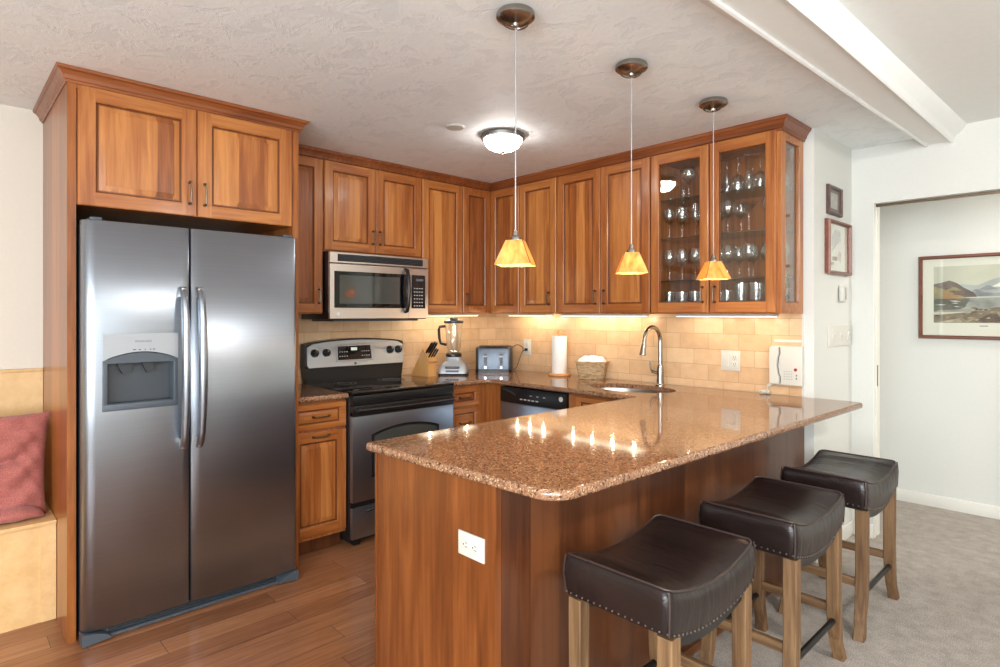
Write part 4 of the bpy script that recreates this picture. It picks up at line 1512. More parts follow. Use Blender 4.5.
def pendant(label, x, y, zb, rz):
    r = thing('pendant_light', label, 'pendant light', (x, y, CZ), rz, 'amber glass pendant lights')
    mb = MB()
    mb.lathe([(.001, -.001), (.062, -.001), (.066, -.008), (.066, -.020), (.062, -.024), (.050, -.030), (.030, -.036), (.012, -.040), (.010, -.048), (.005, -.053), (.001, -.055)], 'nickel', 32)
    # decorative crescent ridge
    mb.tube([(.045 * cos(a), .045 * sin(a), -.032 - .003 * sin(a * 1.5)) for a in [pi * .1 + pi * .12 * k for k in range(9)]], [.001, .004, .006, .007, .007, .007, .006, .004, .001], 'nickel', seg=8)
    mb.build('canopy', r)
    zt = zb + .092 - CZ
    mb = MB(); mb.tube([(0, 0, -.05), (0, 0, zt + .03)], .0022, 'greylt', seg=6); mb.build('cord', r)
    mb = MB(); mb.lathe([(.001, zt + .036), (.007, zt + .034), (.010, zt + .018), (.017, zt + .012), (.020, zt + .0), (.020, zt - .02), (.001, zt - .02)], 'nickel', 18); mb.build('socket', r)
    # four-sided flared shade
    mb = MB()
    rt, rb, h = .029, .062, .084
    outer = []
    for (q, z) in ((rt, zt), (rt + (rb - rt) * .5, zt - h * .5), (rb, zt - h)):
        ring_ = []
        for k in range(4):
            a0 = pi / 4 + k * pi / 2
            c0 = Vector((q * sqrt(2) * cos(a0), q * sqrt(2) * sin(a0)))
            a1 = a0 + pi / 2
            c1 = Vector((q * sqrt(2) * cos(a1), q * sqrt(2) * sin(a1)))
            for j in range(8):
                p = c0.lerp(c1, j / 8)
                ring_.append((p.x, p.y, z ))
        outer.append(ring_)
    inner = [[(x_ * (1 - .003 / q), y_ * (1 - .003 / q), z) for x_, y_, z in rg] for rg, q in zip(outer, (rt, (rt + rb) / 2, rb))]
    mb.loft(outer + inner[::-1], 'amber', cap0=False, cap1=False)
    sh = mb.build('shade', r, smooth=25)
    # dark lead lines down the four corners
    for k in range(4):
        mb = MB()
        a0 = pi / 4 + k * pi / 2
        mb.tube([(q * sqrt(2) * cos(a0), q * sqrt(2) * sin(a0), z) for q, z in ((rt, zt), (rt + (rb - rt) * .5, zt - h * .5), (rb, zt - h))], .0014, 'pewter', seg=6)
        mb.build('corner_seam', sh)
    mb = MB(); mb.ball((0, 0, zt - .048), .014, 'bulb', 14, 8, 1.5); mb.build('bulb', r)
    point('pendant_glow', (0, 0, zt - .06), P_PEND * 3.2, WARM, .016, r)
    return r


pendant('amber glass pendant nearest the camera, left of the three over the peninsula', 2.372, -2.086, 1.535, radians(34))
pendant('middle amber glass pendant of the three over the peninsula', 2.402, -1.443, 1.537, radians(40))
pendant('amber glass pendant farthest back, in front of the glass-front cabinet', 2.433, -.801, 1.537, radians(50))


# ------------------------------------------------------------------ stools
def make_stool(label, loc):
    r = thing('bar_stool', label, 'bar stool', loc, 0, 'saddle-seat bar stools')
    a, bq, k = .176, .253, .045        # half width (x), half length (y), saddle rise
    zb, zt = .507, .627
    def sad(y): return k * (abs(y) / bq) ** 2
    mb = MB()
    def ringat(ins, z, crown=0.0):
        P = round_poly([(-a + ins, -bq + ins), (a - ins, -bq + ins), (a - ins, bq - ins), (-a + ins, bq - ins)], max(.004, .024 - ins * .5), 5)
        # subdivide straight runs
        out = []
        for i in range(len(P)):
            p, q = Vector(P[i]), Vector(P[(i + 1) % len(P)])
            n = max(1, int((q - p).length / .02))
            for j in range(n):
                s_ = p.lerp(q, j / n)
                out.append((s_.x, s_.y))
        return out
    base_ring = ringat(0, 0)
    NB = len(base_ring)
    def scale_ring(ins, z, bulge=0):
        out = []
        for (x, y) in base_ring:
            sx = (a - ins) / a
            sy = (bq - ins) / bq
            out.append((x * sx, y * sy, z + sad(y * sy) + bulge * (1 - (x / a) ** 2) * (1 - .6 * (y / bq) ** 4)))
        return out
    rings = [scale_ring(.02, zb), scale_ring(.002, zb), scale_ring(-.001, zb + .02), scale_ring(-.006, zb + .06), scale_ring(-.003, zt - .024), scale_ring(.001, zt - .010),
             scale_ring(.006, zt - .002), scale_ring(.012, zt + .001)]
    mb.loft(rings, 'leather', cap0=True, cap1=False)
    top = rings[-1]
    ys = sorted({round(p[1], 5) for p in top})
    rows = []
    for yv in ys:
        xs_ = [p[0] for p in top if abs(p[1] - yv) < 2e-5]
        hw = max(abs(min(xs_)), abs(max(xs_)))
        rows.append([(hw * (-1 + 2 * i / 14), yv, zt + .001 + sad(yv) + .016 * (1 - (1 - 2 * i / 14) ** 4) * min(1, (bq - .012 - abs(yv)) / .05)
                      - .004 * math.exp(-((yv - .01) / .006) ** 2)) for i in range(15)])
    mb.loft(rows, 'leather', cap0=False, cap1=False, closed=False)
    mb.build('seat_cushion', r, smooth=60)
    # piping round the top edge and down the corners
    mb = MB()
    tp = [(x * (a - .004) / a, y * (bq - .004) / bq, zt - .002 + sad(y)) for x, y in base_ring]
    mb.tube(tp + [tp[0]], .003, 'leatherseam', seg=6, cap=False)
    for sx in (-1, 1):
        for sy in (-1, 1):
            x, y = sx * (a - .004), sy * (bq - .004)
            mb.tube([(x, y, zt - .006 + k), (x + sx * .004, y + sy * .004, zt - .05 + k), (x + sx * .001, y + sy * .001, zb + k)], .0028, 'leatherseam', seg=6)
    mb.build('piping', r, smooth=60)
    # nailheads along the lower edge
    mb = MB()
    per = [Vector((x, y)) for x, y in base_ring]
    tot = 0
    acc = 0
    for i in range(NB):
        p, q = per[i], per[(i + 1) % NB]
        L = (q - p).length
        while acc < L:
            s_ = p.lerp(q, acc / L)
            nx, ny = s_.x / a, s_.y / bq
            mb.ball((s_.x * 1.003, s_.y * 1.003, zb + .007 + sad(s_.y)), .0033, 'nail', 6, 4)
            acc += .021
        acc -= L
    mb.build('nailhead_trim', r, smooth=60)
    # apron frame
    lx, ly = .150, .214
    mb = MB()
    for sx in (-1, 1):
        rg = []
        for i in range(13):
            y = -ly + 2 * ly * i / 12
            rg.append([(sx * lx - .01, y, zb - .004 + sad(y) - .03), (sx * lx + .01, y, zb - .004 + sad(y) - .03), (sx * lx + .01, y, zb + .01 + sad(y)), (sx * lx - .01, y, zb + .01 + sad(y))])
        mb.loft(rg, 'blackpl')
    for sy in (-1, 1):
        mb.box(-lx, lx, sy * ly - .01, sy * ly + .01, zb - .004 + k * .7, zb + k * .7 + .01, 'blackpl')
    mb.build('seat_frame', r)
    # legs: square, gently waisted, feet kicked out lengthwise
    h = .0225
    for sx in (-1, 1):
        for sy in (-1, 1):
            mb = MB()
            rg = []
            for z, dy, hw in ((0, .054, .021), (.03, .043, .020), (.07, .029, .020), (.12, .014, .021), (.18, .005, .022), (.26, -.001, .0225), (.36, 0, .0225), (.45, .0, .023), (zb + .03, 0, .023)):
                cy = sy * (ly + dy)
                cx = sx * (lx + (.004 if z < .05 else 0))
                c_ = .003
                rg.append([(cx - hw + c_, cy - hw, z), (cx + hw - c_, cy - hw, z), (cx + hw, cy - hw + c_, z), (cx + hw, cy + hw - c_, z),
                           (cx + hw - c_, cy + hw, z), (cx - hw + c_, cy + hw, z), (cx - hw, cy + hw - c_, z), (cx - hw, cy - hw + c_, z)])
            mb.loft(rg, 'oak')
            mb.build('leg', r, smooth=30)
    for sx in (-1, 1):
        mb = MB(); mb.tube([(sx * lx, -ly - .0, .172), (sx * lx, ly + .0, .172)], .0115, 'blackmt', seg=12); mb.build('footrest', r)
    for sy in (-1, 1):
        mb = MB(); mb.box(-lx + .02, lx - .02, sy * ly - .011, sy * ly + .011, .200, .235, 'oakh', ch=.003); mb.build('stretcher', r)
    return r


st = make_stool('brown leather bar stool nearest the camera, at the end of the peninsula', (2.832, -1.914, 0.0))
dup(st, (2.862, -1.165, 0), 0, 'middle brown leather bar stool of the three along the peninsula')
dup(st, (2.874, -.418, 0), 0, 'brown leather bar stool farthest back, nearest the doorway wall')

# ------------------------------------------------------------------ things on the counter
CT = .9152
# knife block
r = thing('knife_block', 'slanted beech knife block with black-handled knives beside the range', 'knife block', (.20, -.86, CT), radians(8))
mb = MB()
# side profile in local x(depth towards wall = -x .. front +x)
prof_ = [(-.115, 0), (.045, 0), (.045, .085), (.075, .115), (-.005, .20), (-.105, .03)]
prof_ = [(.055, 0), (.055, .090), (-.035, .215), (-.055, .20), (-.12, .02), (-.12, 0)]
blk = [(-.13, 0), (.05, 0), (.05, .10), (.012, .115), (-.035, .165), (-.13, .015)]
blk = [(-.12, 0), (.055, 0), (.055, .105), (-.02, .175), (-.12, .02)]
mb.prism([(x, z) for x, z in [(-.115, 0), (.06, 0), (.06, .098), (.075, .110), (-.0, .205), (-.115, .015)]], -.04, .04, 'block')
mb.build('block', r, smooth=20)
dirv = Vector((.62, 0, .78)).normalized()
for i, (s_, off, L, th) in enumerate(((-.027, -.022, .10, .008), (0, -.022, .105, .008), (.027, -.022, .095, .008), (-.026, .022, .080, .006), (.002, .022, .085, .006), (.027, .022, .075, .006))):
    base_p = Vector((.0375, s_, .158)) + Vector((-.62, 0, .78)) * (-off) * .9
    mb = MB()
    p0, p1 = base_p, base_p + dirv * L
    mb.tube([p0, p0 + dirv * L * .15, p0 + dirv * L * .5, p0 + dirv * L * .85, p1], [th * .8, th, th * 1.05, th * 1.1, th * .7], 'blackpl', seg=8)
    mb.build('knife_handle', r)
for c in r.children:
    pass
# blender
r = thing('blender', 'countertop blender with silver base, glass jar and black lid', 'blender', (.25, -.640, CT), radians(44))
r.scale = (1.1, 1.1, 1.1)
mb = MB()
def rr(w, d, z, rad): return [(x, y, z) for x, y in round_poly([(-w, -d), (w, -d), (w, d), (-w, d)], rad, 5)]
mb.loft([rr(.098, .088, .0, .02), rr(.100, .090, .012, .02)], 'blackpl')
mb.loft([rr(.098, .088, .0125, .02), rr(.094, .084, .05, .022), rr(.080, .07, .078, .028), rr(.056, .054, .094, .03), rr(.052, .05, .122, .03)], 'greylt')
mb.build('motor_base', r, smooth=40)
mb = MB(); mb.box(-.045, .045, -.0905, -.078, .022, .036, 'mark', ch=.002); mb.box(-.05, .05, -.089, -.074, .046, .062, 'blackpl', ch=.004); mb.build('control_panel', r)
mb = MB(); mb.lathe([(.052, .122), (.056, .128), (.056, .142), (.048, .150)], 'blackpl', 24, cap0=True, cap1=True); mb.build('collar', r)
mb = MB(); mb.lathe([(.042, .150), (.050, .19), (.060, .30), (.064, .355), (.061, .355), (.057, .30), (.047, .19), (.036, .154)], 'glass', 24, cap0=False, cap1=True); j = mb.build('jar', r, smooth=50)
mb = MB(); mb.tube([(-.058, 0, .335), (-.098, 0, .33), (-.104, 0, .31), (-.100, 0, .25), (-.090, 0, .215), (-.050, 0, .205)], .010, 'blackpl', seg=8); mb.build('handle', j)
mb = MB(); mb.lathe([(.001, .355), (.067, .355), (.069, .362), (.067, .374), (.03, .378), (.028, .392), (.001, .393)], 'blackpl', 24); mb.build('lid', r)
mb = MB()
for a in range(4):
    mb.box(-.018 * cos(a * pi / 2) - .003, .018 * abs(cos(a * pi / 2)) + .003, -.018 * abs(sin(a * pi / 2)) - .003, .018 * abs(sin(a * pi / 2)) + .003, .160, .164, 'chrome')
mb.build('blade', r)

# toaster
r = thing('toaster', 'four-slot stainless toaster in the counter corner', 'toaster', (.295, -.255, CT), radians(42))
mb = MB()
tw, td, th_ = .142, .115, .205
def tr(w, d, z, rad=.03): return [(x, y, z) for x, y in round_poly([(-w, -d), (w, -d), (w, d), (-w, d)], rad, 5)]
mb.loft([tr(tw, td, .020), tr(tw, td, th_ - .02), tr(tw - .005, td - .005, th_ - .006), tr(tw - .016, td - .016, th_, .02)], 'steeld')
mb.build('body', r, smooth=45)
mb = MB(); mb.loft([tr(tw + .003, td + .003, .0), tr(tw + .004, td + .004, .022), tr(tw, td, .026)], 'blackpl'); mb.build('base', r, smooth=40)
mb = MB()
for x in (-.092, -.040, .022, .074):
    mb.box(x, x + .018, -.085, .085, th_ - .001, th_ + .0008, 'blackpl')
mb.build('bread_slots', r, smooth=0)
for x in (-.062, .062):
    mb = MB()
    mb.box(x - .013, x - .009, -td - .003, -td + .0005, .06, .150, 'mark'); mb.box(x + .009, x + .013, -td - .003, -td + .0005, .06, .150, 'mark')
    mb.box(x - .013, x + .013, -td - .003, -td + .0005, .148, .152, 'mark')
    mb.box(x - .009, x + .009, -td - .0012, -td + .0005, .06, .149, 'blackpl')
    tk = mb.build('lever_track', r, smooth=0)
    mb = MB(); mb.box(x - .018, x + .018, -td - .022, -td - .001, .122, .134, 'greylt', ch=.003); mb.build('lever', tk)
    mb = MB(); mb.cyl((x, -td, .042), .009, .008, 'chrome', axis='-y', seg=14)
    for q in (-.03, -.02, .02, .03):
        mb.cyl((x + q, -td, .042), .0035, .003, 'darkgrey', axis='-y', seg=8)
    mb.build('dial', r)

# power cord from toaster to the outlet
b = MB()
path = [Vector(p) for p in ((.34, -.16, 1.02), (.345, -.11, 1.10), (.365, -.06, 1.125), (.395, -.035, 1.10), (.405, -.04, 1.075), (.418, -.03, 1.085), (.43, -.023, 1.086))]
sm = []
for i in range(len(path) - 1):
    p0, p1, p2, p3 = path[max(i - 1, 0)], path[i], path[i + 1], path[min(i + 2, len(path) - 1)]
    for t in [j / 6 for j in range(6)]:
        sm.append(.5 * ((2 * p1) + (p2 - p0) * t + (2 * p0 - 5 * p1 + 4 * p2 - p3) * t * t + (3 * p1 - p0 - 3 * p2 + p3) * t ** 3))
sm.append(path[-1])
b.tube(sm, .0028, 'cord', seg=6)
b.tube([(.40, -.04, 1.075), (.39, -.05, 1.04), (.375, -.06, .99), (.36, -.07, .94), (.345, -.09, .921)], .0026, 'cord', seg=6)
co = b.build('power_cord', smooth=60)
tag(co, 'black toaster cord looping up to the outlet on the tile', 'cord')
b = MB(); b.box(.418, .442, -.038, -.0215, 1.076, 1.098, 'cord', ch=.003); b.build('plug', co)

# paper towel
r = thing('paper_towel_holder', 'white paper towel roll on a round wooden holder against the tile', 'paper towels', (.862, -.118, CT))
mb = MB(); mb.lathe([(.001, 0), (.082, 0), (.085, .005), (.083, .014), (.074, .018), (.001, .018)], 'block', 32); mb.build('base', r)
mb = MB(); mb.lathe([(.020, .0185), (.056, .0185), (.057, .021), (.057, .293), (.056, .2955), (.020, .2955)], 'paper', 40); mb.build('roll', r, smooth=40)
mb = MB(); mb.cyl((0, 0, .018), .0085, .292, 'block', seg=12); mb.ball((0, 0, .322), .017, 'block', 14, 8, 1.1); mb.build('dowel', r)

# basket with cloths
r = thing('wicker_basket', 'small wicker basket full of white cloths behind the sink', 'basket', (1.175, -.122, CT), radians(28))
mb = MB()
def br(w, d, z): return [(x, y, z) for x, y in round_poly([(-w, -d), (w, -d), (w, d), (-w, d)], .014, 4)]
mb.loft([br(.085, .058, .001), br(.090, .062, .02), br(.104, .074, .10), br(.110, .079, .122), br(.104, .073, .122), br(.098, .068, .10), br(.084, .057, .014)], 'wicker')
mb.build('body', r, smooth=30)
mb = MB(); P = [(x, y, .122) for x, y in round_poly([(-.109, -.078), (.109, -.078), (.109, .078), (-.109, .078)], .016, 4)]
mb.tube(P + [P[0]], .0055, 'wicker', seg=8, cap=False); mb.build('rim', r)
mb = MB()
N = 24
vs = []
for j in range(N + 1):
    for i in range(N + 1):
        u, v = -1 + 2 * i / N, -1 + 2 * j / N
        x, y = u * .100, v * .069
        e = max(0, 1 - abs(u) ** 4) * max(0, 1 - abs(v) ** 4)
        z = .108 + .048 * e ** .5 + .006 * sin(9 * u + 5 * v) * e + .006 * sin(14 * v - 3 * u) * e
        vs.append((x, y, z))
mb.add(vs, [(j * (N + 1) + i, j * (N + 1) + i + 1, (j + 1) * (N + 1) + i + 1, (j + 1) * (N + 1) + i) for j in range(N) for i in range(N)], 'towel')
mb.lathe([(.001, 0)], 'towel', 4) if False else None
cl = mb.build('folded_cloths', smooth=80)
cl.location = (1.175, -.122, CT); cl.rotation_euler = (0, 0, radians(28))
sol = cl.modifiers.new('thick', 'SOLIDIFY'); sol.thickness = .012
tag(cl, 'white folded cloths heaped in the wicker basket', 'cloth')

# wall phone
r = thing('intercom_phone', 'white wall phone with its handset at the right end of the tile', 'phone', (2.482, -.0125, 1.083))
mb = MB()
mb.box(-.086, .086, -.032, -.001, -.108, .113, 'whitepl', ch=.006)
mb.build('body', r)
mb = MB()
pr_ = [(-.084, -.100), (-.034, -.100), (-.032, -.062), (-.040, -.045), (-.046, 0), (-.041, .050), (-.034, .068), (-.036, .106), (-.084, .106)]
mb.prism(pr_, -.052, -.033, 'whitepl')
hs = mb.build('handset', r, smooth=30)
mb = MB(); mb.prism([(-.0335, -.100), (-.0285, -.100), (-.0275, -.062), (-.0355, -.045), (-.0415, 0), (-.0365, .050), (-.0295, .068), (-.0315, .106), (-.0355, .106), (-.0335, .068), (-.0405, .050), (-.0455, 0), (-.0395, -.045), (-.0315, -.062)], -.036, -.0325, 'mark')
mb.build('cradle_gap', r, smooth=30)
mb = MB(); mb.cyl((.052, -.032, -.018), .009, .002, 'red', axis='-y', seg=16); mb.build('indicator', r)
mb = MB()
for i in range(4):
    for j in range(4):
        mb.box(-.012 + i * .013, -.005 + i * .013, -.0335, -.032, -.075 + j * .014, -.070 + j * .014, 'greylt')
for j in range(2):
    mb.box(.054, .060, -.0335, -.032, -.072 + j * .018, -.062 + j * .018, 'mark')
mb.build('keypad', r, smooth=0)
b = MB()
cp2 = []
for i in range(150):
    t = i / 149
    cx = 2.395 + .0 * t + (-.010 if t > .3 else 0)
    base = Vector((2.402 - .02 * sin(pi * t), -.035 - .01 * sin(pi * t), 0.98 - .045 * t)) if t < .35 else Vector((2.392 - .045 * sin((t - .35) / .65 * pi), -.05 - .03 * sin((t - .35) / .65 * 2 * pi), .929))
    a = i * .9
    cp2.append((base.x + .007 * cos(a), base.y + .004 * sin(a * .5), base.z + .007 * sin(a)))
b.tube(cp2, .0025, 'whitepl', seg=5)
tag(b.build('coiled_phone_cord', smooth=60), 'white coiled cord hanging from the wall phone onto the granite', 'cord')
b = MB(); b.box(2.405, 2.555, -.016, -.0125, 1.216, 1.231, 'whitepl', ch=.001)
tag(b.build('label_strip'), 'thin white strip stuck on the tile above the wall phone', 'label')

# ------------------------------------------------------------------ right side wall: frames and switches (wall face x = 2.615, facing +x)
def wall_frame(name, label, y0, y1, z0, z1, fw, m, art, X=2.6155, th=.02):
    # local x -> world y ; local -y -> world x
    r = thing(name, label, 'picture', (X, (y0 + y1) / 2, (z0 + z1) / 2), A)
    w, h = (y1 - y0) / 2, (z1 - z0) / 2
    mb = MB()
    def c(i, y): return [(-w + i, y, -h + i), (w - i, y, -h + i), (w - i, y, h - i), (-w + i, y, h - i)]
    mb.loft([c(0, 0), c(0, -th * .7), c(fw * .25, -th), c(fw * .7, -th), c(fw, -th * .6), c(fw, 0)], m, cap0=False, cap1=False)
    mb.box(-w + .003, w - .003, -.003, 0, -h + .003, h - .003, m)
    mb.build('frame', r, smooth=20)
    art(r, w - fw, h - fw)
    return r


def colr(name, rgb, rough=.7, noise=.15, ns=30):
    noise = .38 if name.startswith('art_') and name not in ('art_sky', 'art_haze') else noise
    if name not in M:
        M[name] = simple(name, rgb, rough, 0, noise=noise, nscale=ns * (.6 if name.startswith('art_') else 1))
    return name


def art_small(r, w, h):
    mb = MB(); mb.box(-w, w, -.006, -.004, -h, h, colr('small_art_mat', (118, 110, 104)))
    mb.box(-w * .6, w * .6, -.0065, -.006, -h * .7, h * .7, colr('small_art_print', (170, 168, 160), ns=60))
    mb.build('print', r, smooth=0)


def art_mid(r, w, h):
    mb = MB(); mb.box(-w, w, -.006, -.004, -h, h, 'mat'); 
    mb.prism([(-w * .5, -h * .2), (-w * .1, h * .1), (w * .35, h * .35), (w * .3, h * .75), (-w * .2, h * .8), (-w * .55, h * .4)], -.0064, -.006, colr('wash_grey', (192, 186, 180)))
    mb.prism([(-w * .5, -h * .55), (w * .0, -h * .55), (w * .0, -h * .38), (-w * .5, -h * .38)], -.0068, -.0064, colr('wash_brown', (150, 104, 86)))
    mb.prism([(-w * .25, -h * .52), (-w * .15, -h * .52), (-w * .15, -h * .4), (-w * .25, -h * .4)], -.0071, -.0068, colr('wash_dark', (80, 66, 60)))
    mb.prism([(w * .0, -h * .45), (w * .35, -h * .6), (w * .4, -h * .2), (w * .15, -h * .1)], -.0066, -.0064, colr('wash_pink', (204, 180, 170)))
    mb.build('print', r, smooth=0)
    mb = MB(); mb.box(-w, w, -.012, -.010, -h, h, 'pane'); mb.build('glass_pane', r, smooth=0)


wall_frame('picture_frame', 'small dark framed picture above the larger one by the doorway', .19, .425, 1.955, 2.125, .020, 'frameb', art_small)
wall_frame('picture_frame', 'medium reddish framed sketch on the narrow wall left of the doorway', .165, .560, 1.610, 1.925, .020, 'frame', art_mid, th=.03)

r = thing('thermostat', 'small white thermostat below the medium framed sketch', 'thermostat', (2.6155, .445, 1.500), A)
mb = MB(); mb.box(-.035, .085, -.008, 0, -.05, .05, 'ivorypl', ch=.003); mb.build('back_plate', r)
mb = MB(); mb.box(-.055, .0, -.030, -.008, -.045, .045, 'whitepl', ch=.004); mb.box(-.012, -.006, -.0315, -.030, -.035, .035, 'slate'); mb.build('cover', r)
sw = outlet('light_switch', 'ivory triple light switch plate on the narrow wall left of the doorway', .42, .125, 3, (2.6155, .43, 1.247), A, kinds=['switch'] * 3, m='ivorypl', cat='light switch')

# ------------------------------------------------------------------ framed landscape in the hall
def art_land(r, w, h):
    mb = MB(); mb.box(-w, w, -.006, -.004, -h, h, 'mat'); mb.build('mat_board', r, smooth=0)
    W_, H_ = w - .065, h - .072
    zc0 = .018
    def P(pts): return [(x * W_, zc0 + z * H_) for x, z in pts]
    rg = random.Random(3)
    mb = MB()
    L = [
        (colr('art_sky', (206, 204, 188), ns=6), [(-1, -1), (1, -1), (1, 1), (-1, 1)]),
        (colr('art_haze', (176, 180, 178), ns=14), [(-1, -.1), (1, -.1), (1, .28), (.72, .40), (.45, .55), (.2, .62), (-.05, .5), (-.3, .3), (-.6, .36), (-1, .2)]),
        (colr('art_far_hill', (140, 142, 146), ns=18), [(-.55, -.08), (1, -.08), (1, .1), (.8, .02), (.6, .1), (.42, .26), (.25, .12), (0, .02), (-.3, .08)]),
        (colr('art_mountain', (112, 98, 92), ns=22), [(-1, -.15), (-.3, -.1), (-.35, .06), (-.5, .22), (-.62, .40), (-.74, .50), (-.88, .42), (-1, .38)]),
        (colr('art_slope', (150, 140, 106), ns=22), [(-1, -.2), (-.45, -.14), (-.6, .0), (-.85, .2), (-1, .3)]),
        (colr('art_lake', (150, 152, 146), ns=16), [(-1, -.62), (1, -.6), (1, -.1), (-1, -.15)]),
        (colr('art_reflection', (100, 102, 92), ns=26), [(-1, -.6), (-.5, -.5), (-.4, -.14), (-1, -.15)]),
        (colr('art_shore', (126, 112, 92), ns=34), [(-1, -1), (1, -1), (1, -.36), (.7, -.42), (.3, -.5), (.0, -.46), (-.4, -.62), (-.8, -.7), (-1, -.72)]),
        (colr('art_rock', (92, 74, 64), ns=60), [(-.3, -.9), (-.1, -.68), (-.02, -.66), (.08, -.8), (.12, -.96), (-.2, -.98)]),
        (colr('art_rock_light', (170, 150, 120), ns=60), [(-.0, -.62), (.14, -.6), (.3, -.78), (.28, -.96), (.1, -.97)]),
        ('art_rock', [(.5, -.95), (.62, -.7), (.8, -.68), (.95, -.9)]),
        ('art_rock', [(.1, -.40), (.5, -.36), (.9, -.40), (.5, -.48)]),
        (colr('art_sand', (186, 170, 146), ns=40), [(-.95, -.98), (-.5, -.82), (-.3, -.84), (-.45, -.98)]),
        (colr('art_glint', (206, 204, 194), ns=16), [(.1, -.2), (.6, -.12), (.7, -.18), (.3, -.3)]),
    ]
    for i in range(46):
        x, z = rg.uniform(-.97, .97), rg.uniform(-.97, -.48)
        q = rg.uniform(.02, .07)
        L.append((rg.choice(['art_rock', 'art_rock_light', 'art_sand', 'art_shore', 'art_rock']),
                  [(max(-1, x - q), z), (x - q * .5, min(-.3, z + q * .7)), (x + q * .4, min(-.3, z + q * .9)), (min(1, x + q), z + .01), (x, max(-1, z - q * .3))]))
    for i in range(16):
        x, z = rg.uniform(-.9, -.35), rg.uniform(-.5, -.2)
        q = rg.uniform(.04, .12)
        L.append((rg.choice(['art_reflection', 'art_lake', 'art_glint']), [(max(-1, x - q), z), (x, z + .015), (x + q, z), (x, z - .015)]))
    for i, (x, z) in enumerate(((-.82, .3), (-.66, .22), (-.5, .1), (-.3, .14), (-.12, .25), (.3, .3), (.55, .35), (.7, .2), (.12, .36))):
        q = .06 + .03 * (i % 3)
        L.append((['art_mountain', 'art_slope', 'art_mountain', 'art_far_hill', 'art_far_hill', 'art_haze', 'art_far_hill', 'art_far_hill', 'art_glint'][i],
                  [(x - q * 1.6, z - q), (x - q * .3, z + q * .5), (x + q * .2, z + q * .35), (x + q * 1.7, z - q * 1.1)]))
    for i, (m, pts) in enumerate(L):
        mb.prism(P(pts), -.0064 - .00009 * i, -.0061, m)
    mb.build('print', r, smooth=0)
    mb = MB(); mb.box(-.09, -.045, -.0064, -.006, -H_ + zc0 - .024, -H_ + zc0 - .019, 'mark'); mb.build('caption', r, smooth=0)
    mb = MB(); mb.box(-w, w, -.016, -.0135, -h, h, 'pane'); mb.build('glass_pane', r, smooth=0)


r = thing('framed_landscape', 'large framed lake and mountain print on the hall wall past the doorway', 'picture', (3.205, 1.6495, 1.496))
mb = MB()
w, h, fw, th = .437, .294, .024, .024
def c(i, y): return [(-w + i, y, -h + i), (w - i, y, -h + i), (w - i, y, h - i), (-w + i, y, h - i)]
mb.loft([c(0, 0), c(0, -th * .7), c(fw * .25, -th), c(fw * .7, -th), c(fw, -th * .6), c(fw, 0)], 'frame', cap0=False, cap1=False)
mb.build('frame', r, smooth=20)
art_land(r, w - fw, h - fw)


# ------------------------------------------------------------------ stemware in the glass-front cabinet
def glass_obj(kind):
    P = {
        'wine_glass': [(.030, .0), (.031, .002), (.006, .006), (.0035, .02), (.0035, .085), (.008, .093), (.026, .108), (.036, .130), (.037, .150), (.030, .190), (.0288, .190), (.0355, .150), (.0345, .131), (.024, .111), (.001, .097)],
        'balloon_glass': [(.034, .0), (.035, .002), (.006, .006), (.004, .02), (.004, .080), (.010, .088), (.034, .104), (.046, .132), (.046, .155), (.036, .188), (.0348, .188), (.0445, .155), (.0445, .133), (.032, .107), (.001, .092)],
        'martini_glass': [(.036, .0), (.037, .002), (.006, .006), (.0035, .02), (.0035, .098), (.006, .104), (.052, .165), (.0505, .165), (.001, .108)],
        'tumbler': [(.028, .0), (.030, .004), (.035, .088), (.0335, .088), (.0285, .012), (.001, .010)],
        'tall_glass': [(.026, .0), (.028, .004), (.034, .128), (.0325, .128), (.0265, .012), (.001, .010)],
        'champagne_flute': [(.028, .0), (.029, .002), (.005, .006), (.0035, .02), (.0035, .07), (.010, .082), (.021, .12), (.022, .16), (.018, .20), (.0168, .20), (.0205, .16), (.0195, .12), (.001, .086)],
        'pitcher': [(.040, .0), (.044, .006), (.046, .12), (.036, .18), (.034, .20), (.040, .222), (.0385, .222), (.0325, .20), (.0345, .18), (.0445, .12), (.042, .012), (.001, .010)],
    }[kind]
    mb = MB()
    mb.lathe([(.001, 0)] + P, 'glass', 20)
    if kind == 'pitcher':
        mb.tube([(.038, 0, .20), (.072, 0, .19), (.080, 0, .14), (.072, 0, .09), (.044, 0, .07)], .005, 'glass', seg=8)
    return mb.build(kind, smooth=50)


ORD = ['leftmost', 'second from the left', 'third from the left', 'fourth from the left', 'fifth from the left', 'sixth from the left']
protos = {}
KW = {'wine_glass': 'clear wine glass', 'balloon_glass': 'round-bowled wine glass', 'martini_glass': 'wide martini glass', 'tumbler': 'short clear tumbler',
      'tall_glass': 'tall clear drinking glass', 'champagne_flute': 'slim champagne flute', 'pitcher': 'clear glass pitcher with handle'}
CATG = {'tumbler': 'glass', 'tall_glass': 'glass', 'pitcher': 'pitcher'}


def put(kind, x, y, z, label, up=False):
    if kind not in protos:
        o = glass_obj(kind)
        protos[kind] = o
    else:
        o = protos[kind].copy()
        COL.objects.link(o)
    hgt = max(v.co.z for v in o.data.vertices)
    if up:
        o.location = (x, y, z + hgt)
        o.rotation_euler = (pi, 0, 0)
    else:
        o.location = (x, y, z)
        o.rotation_euler = (0, 0, 0)
    if kind == 'pitcher':
        o.rotation_euler = (0, 0, pi / 2)
        o.location.x -= .004
        o.location.y -= .02
    tag(o, label, CATG.get(kind, 'wine glass' if kind != 'martini_glass' else 'martini glass'), 'glassware in the glass-front cabinet')


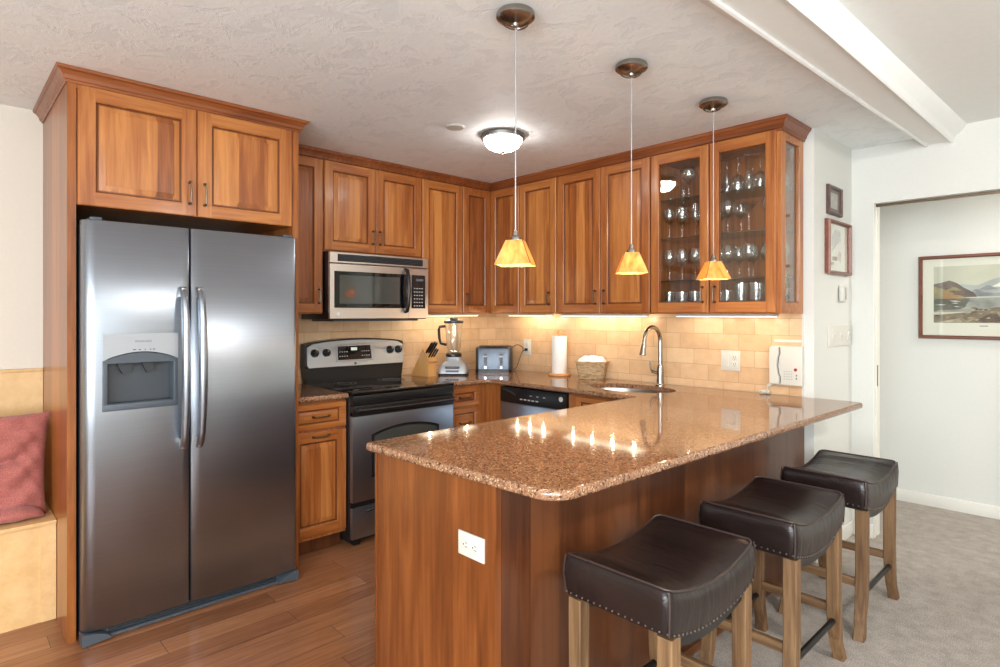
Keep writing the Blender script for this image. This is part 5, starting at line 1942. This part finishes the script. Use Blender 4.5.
ZB = UZ0 + .0455
LV = [('cabinet floor', ZB), ('lowest glass shelf', SHZ[0] + .0005), ('middle glass shelf', SHZ[1] + .0005), ('top glass shelf', SHZ[2] + .0005)]
plan = {
    ('L', 0): (['tumbler'] * 4, ['tumbler'] * 3), ('L', 1): (['wine_glass', 'wine_glass', 'wine_glass', 'wine_glass'], ['wine_glass', 'balloon_glass', 'wine_glass']),
    ('L', 2): (['wine_glass', 'wine_glass', 'champagne_flute', 'wine_glass'], ['wine_glass', 'balloon_glass', 'wine_glass']), ('L', 3): (['martini_glass', 'balloon_glass', 'wine_glass'], ['champagne_flute', 'wine_glass']),
    ('R', 0): (['tumbler', 'tall_glass', 'tall_glass', 'tall_glass'], ['tall_glass', 'tall_glass', 'pitcher']), ('R', 1): (['balloon_glass', 'wine_glass', 'balloon_glass'], ['wine_glass', 'wine_glass', 'wine_glass', 'wine_glass']),
    ('R', 2): (['balloon_glass', 'martini_glass', 'balloon_glass'], ['wine_glass', 'martini_glass']), ('R', 3): (['champagne_flute', 'wine_glass', 'champagne_flute', 'wine_glass', 'champagne_flute'], ['wine_glass', 'champagne_flute', 'wine_glass', 'wine_glass']),
}
for (side, lv), rows in plan.items():
    x0, x1 = (GX0 + .065, GX0 + .34) if side == 'L' else (GX0 + .435, GX0 + .70)
    for ri, row in enumerate(rows):
        y = -EPS - (.225 if ri == 0 else .105)
        n = len(row)
        for i, k in enumerate(row):
            if k == 'pitcher' and lv > 0:
                k = 'wine_glass'
            x = x0 + (x1 - x0) * ((i + .1) / (n - .8) if n > 1 else .5) + (.0 if ri == 0 else .012)
            kk = KW[k]
            same = [j for j, q in enumerate(row) if q == k]
            put(k, x, y, LV[lv][1], '%s, %s in %s row, %s, %s door' % (
                kk, ORD[i], 'front' if ri == 0 else 'back', LV[lv][0], 'left' if side == 'L' else 'right'), up=(lv == 3 and k in ('wine_glass', 'champagne_flute')))

# ------------------------------------------------------------------ living-area lamps behind the camera
def living_lamp(label, x, y):
    r = thing('flush_ceiling_light', label, 'ceiling light', (x, y, CZ2))
    mb = MB(); mb.lathe([(.01, -.001), (.150, -.001), (.156, -.012), (.150, -.032), (.13, -.034), (.01, -.028)], 'nickel', 32); mb.build('rim', r)
    mb = MB(); mb.lathe([(.134, -.034), (.128, -.058), (.10, -.09), (.05, -.11), (.001, -.115)], 'domeliv', 32); mb.build('dome', r, smooth=70)



living_lamp('dome ceiling light in the living area, nearer the kitchen', 4.7, -1.7)
living_lamp('dome ceiling light in the living area, nearer the near windows', 4.6, -4.9)
area('hall_fill', (4.2, 1.2, 2.40), (0, 0, 0), .5, .4, P_HALL, (1, .96, .9))  # unseen area lamp added to brighten the hall
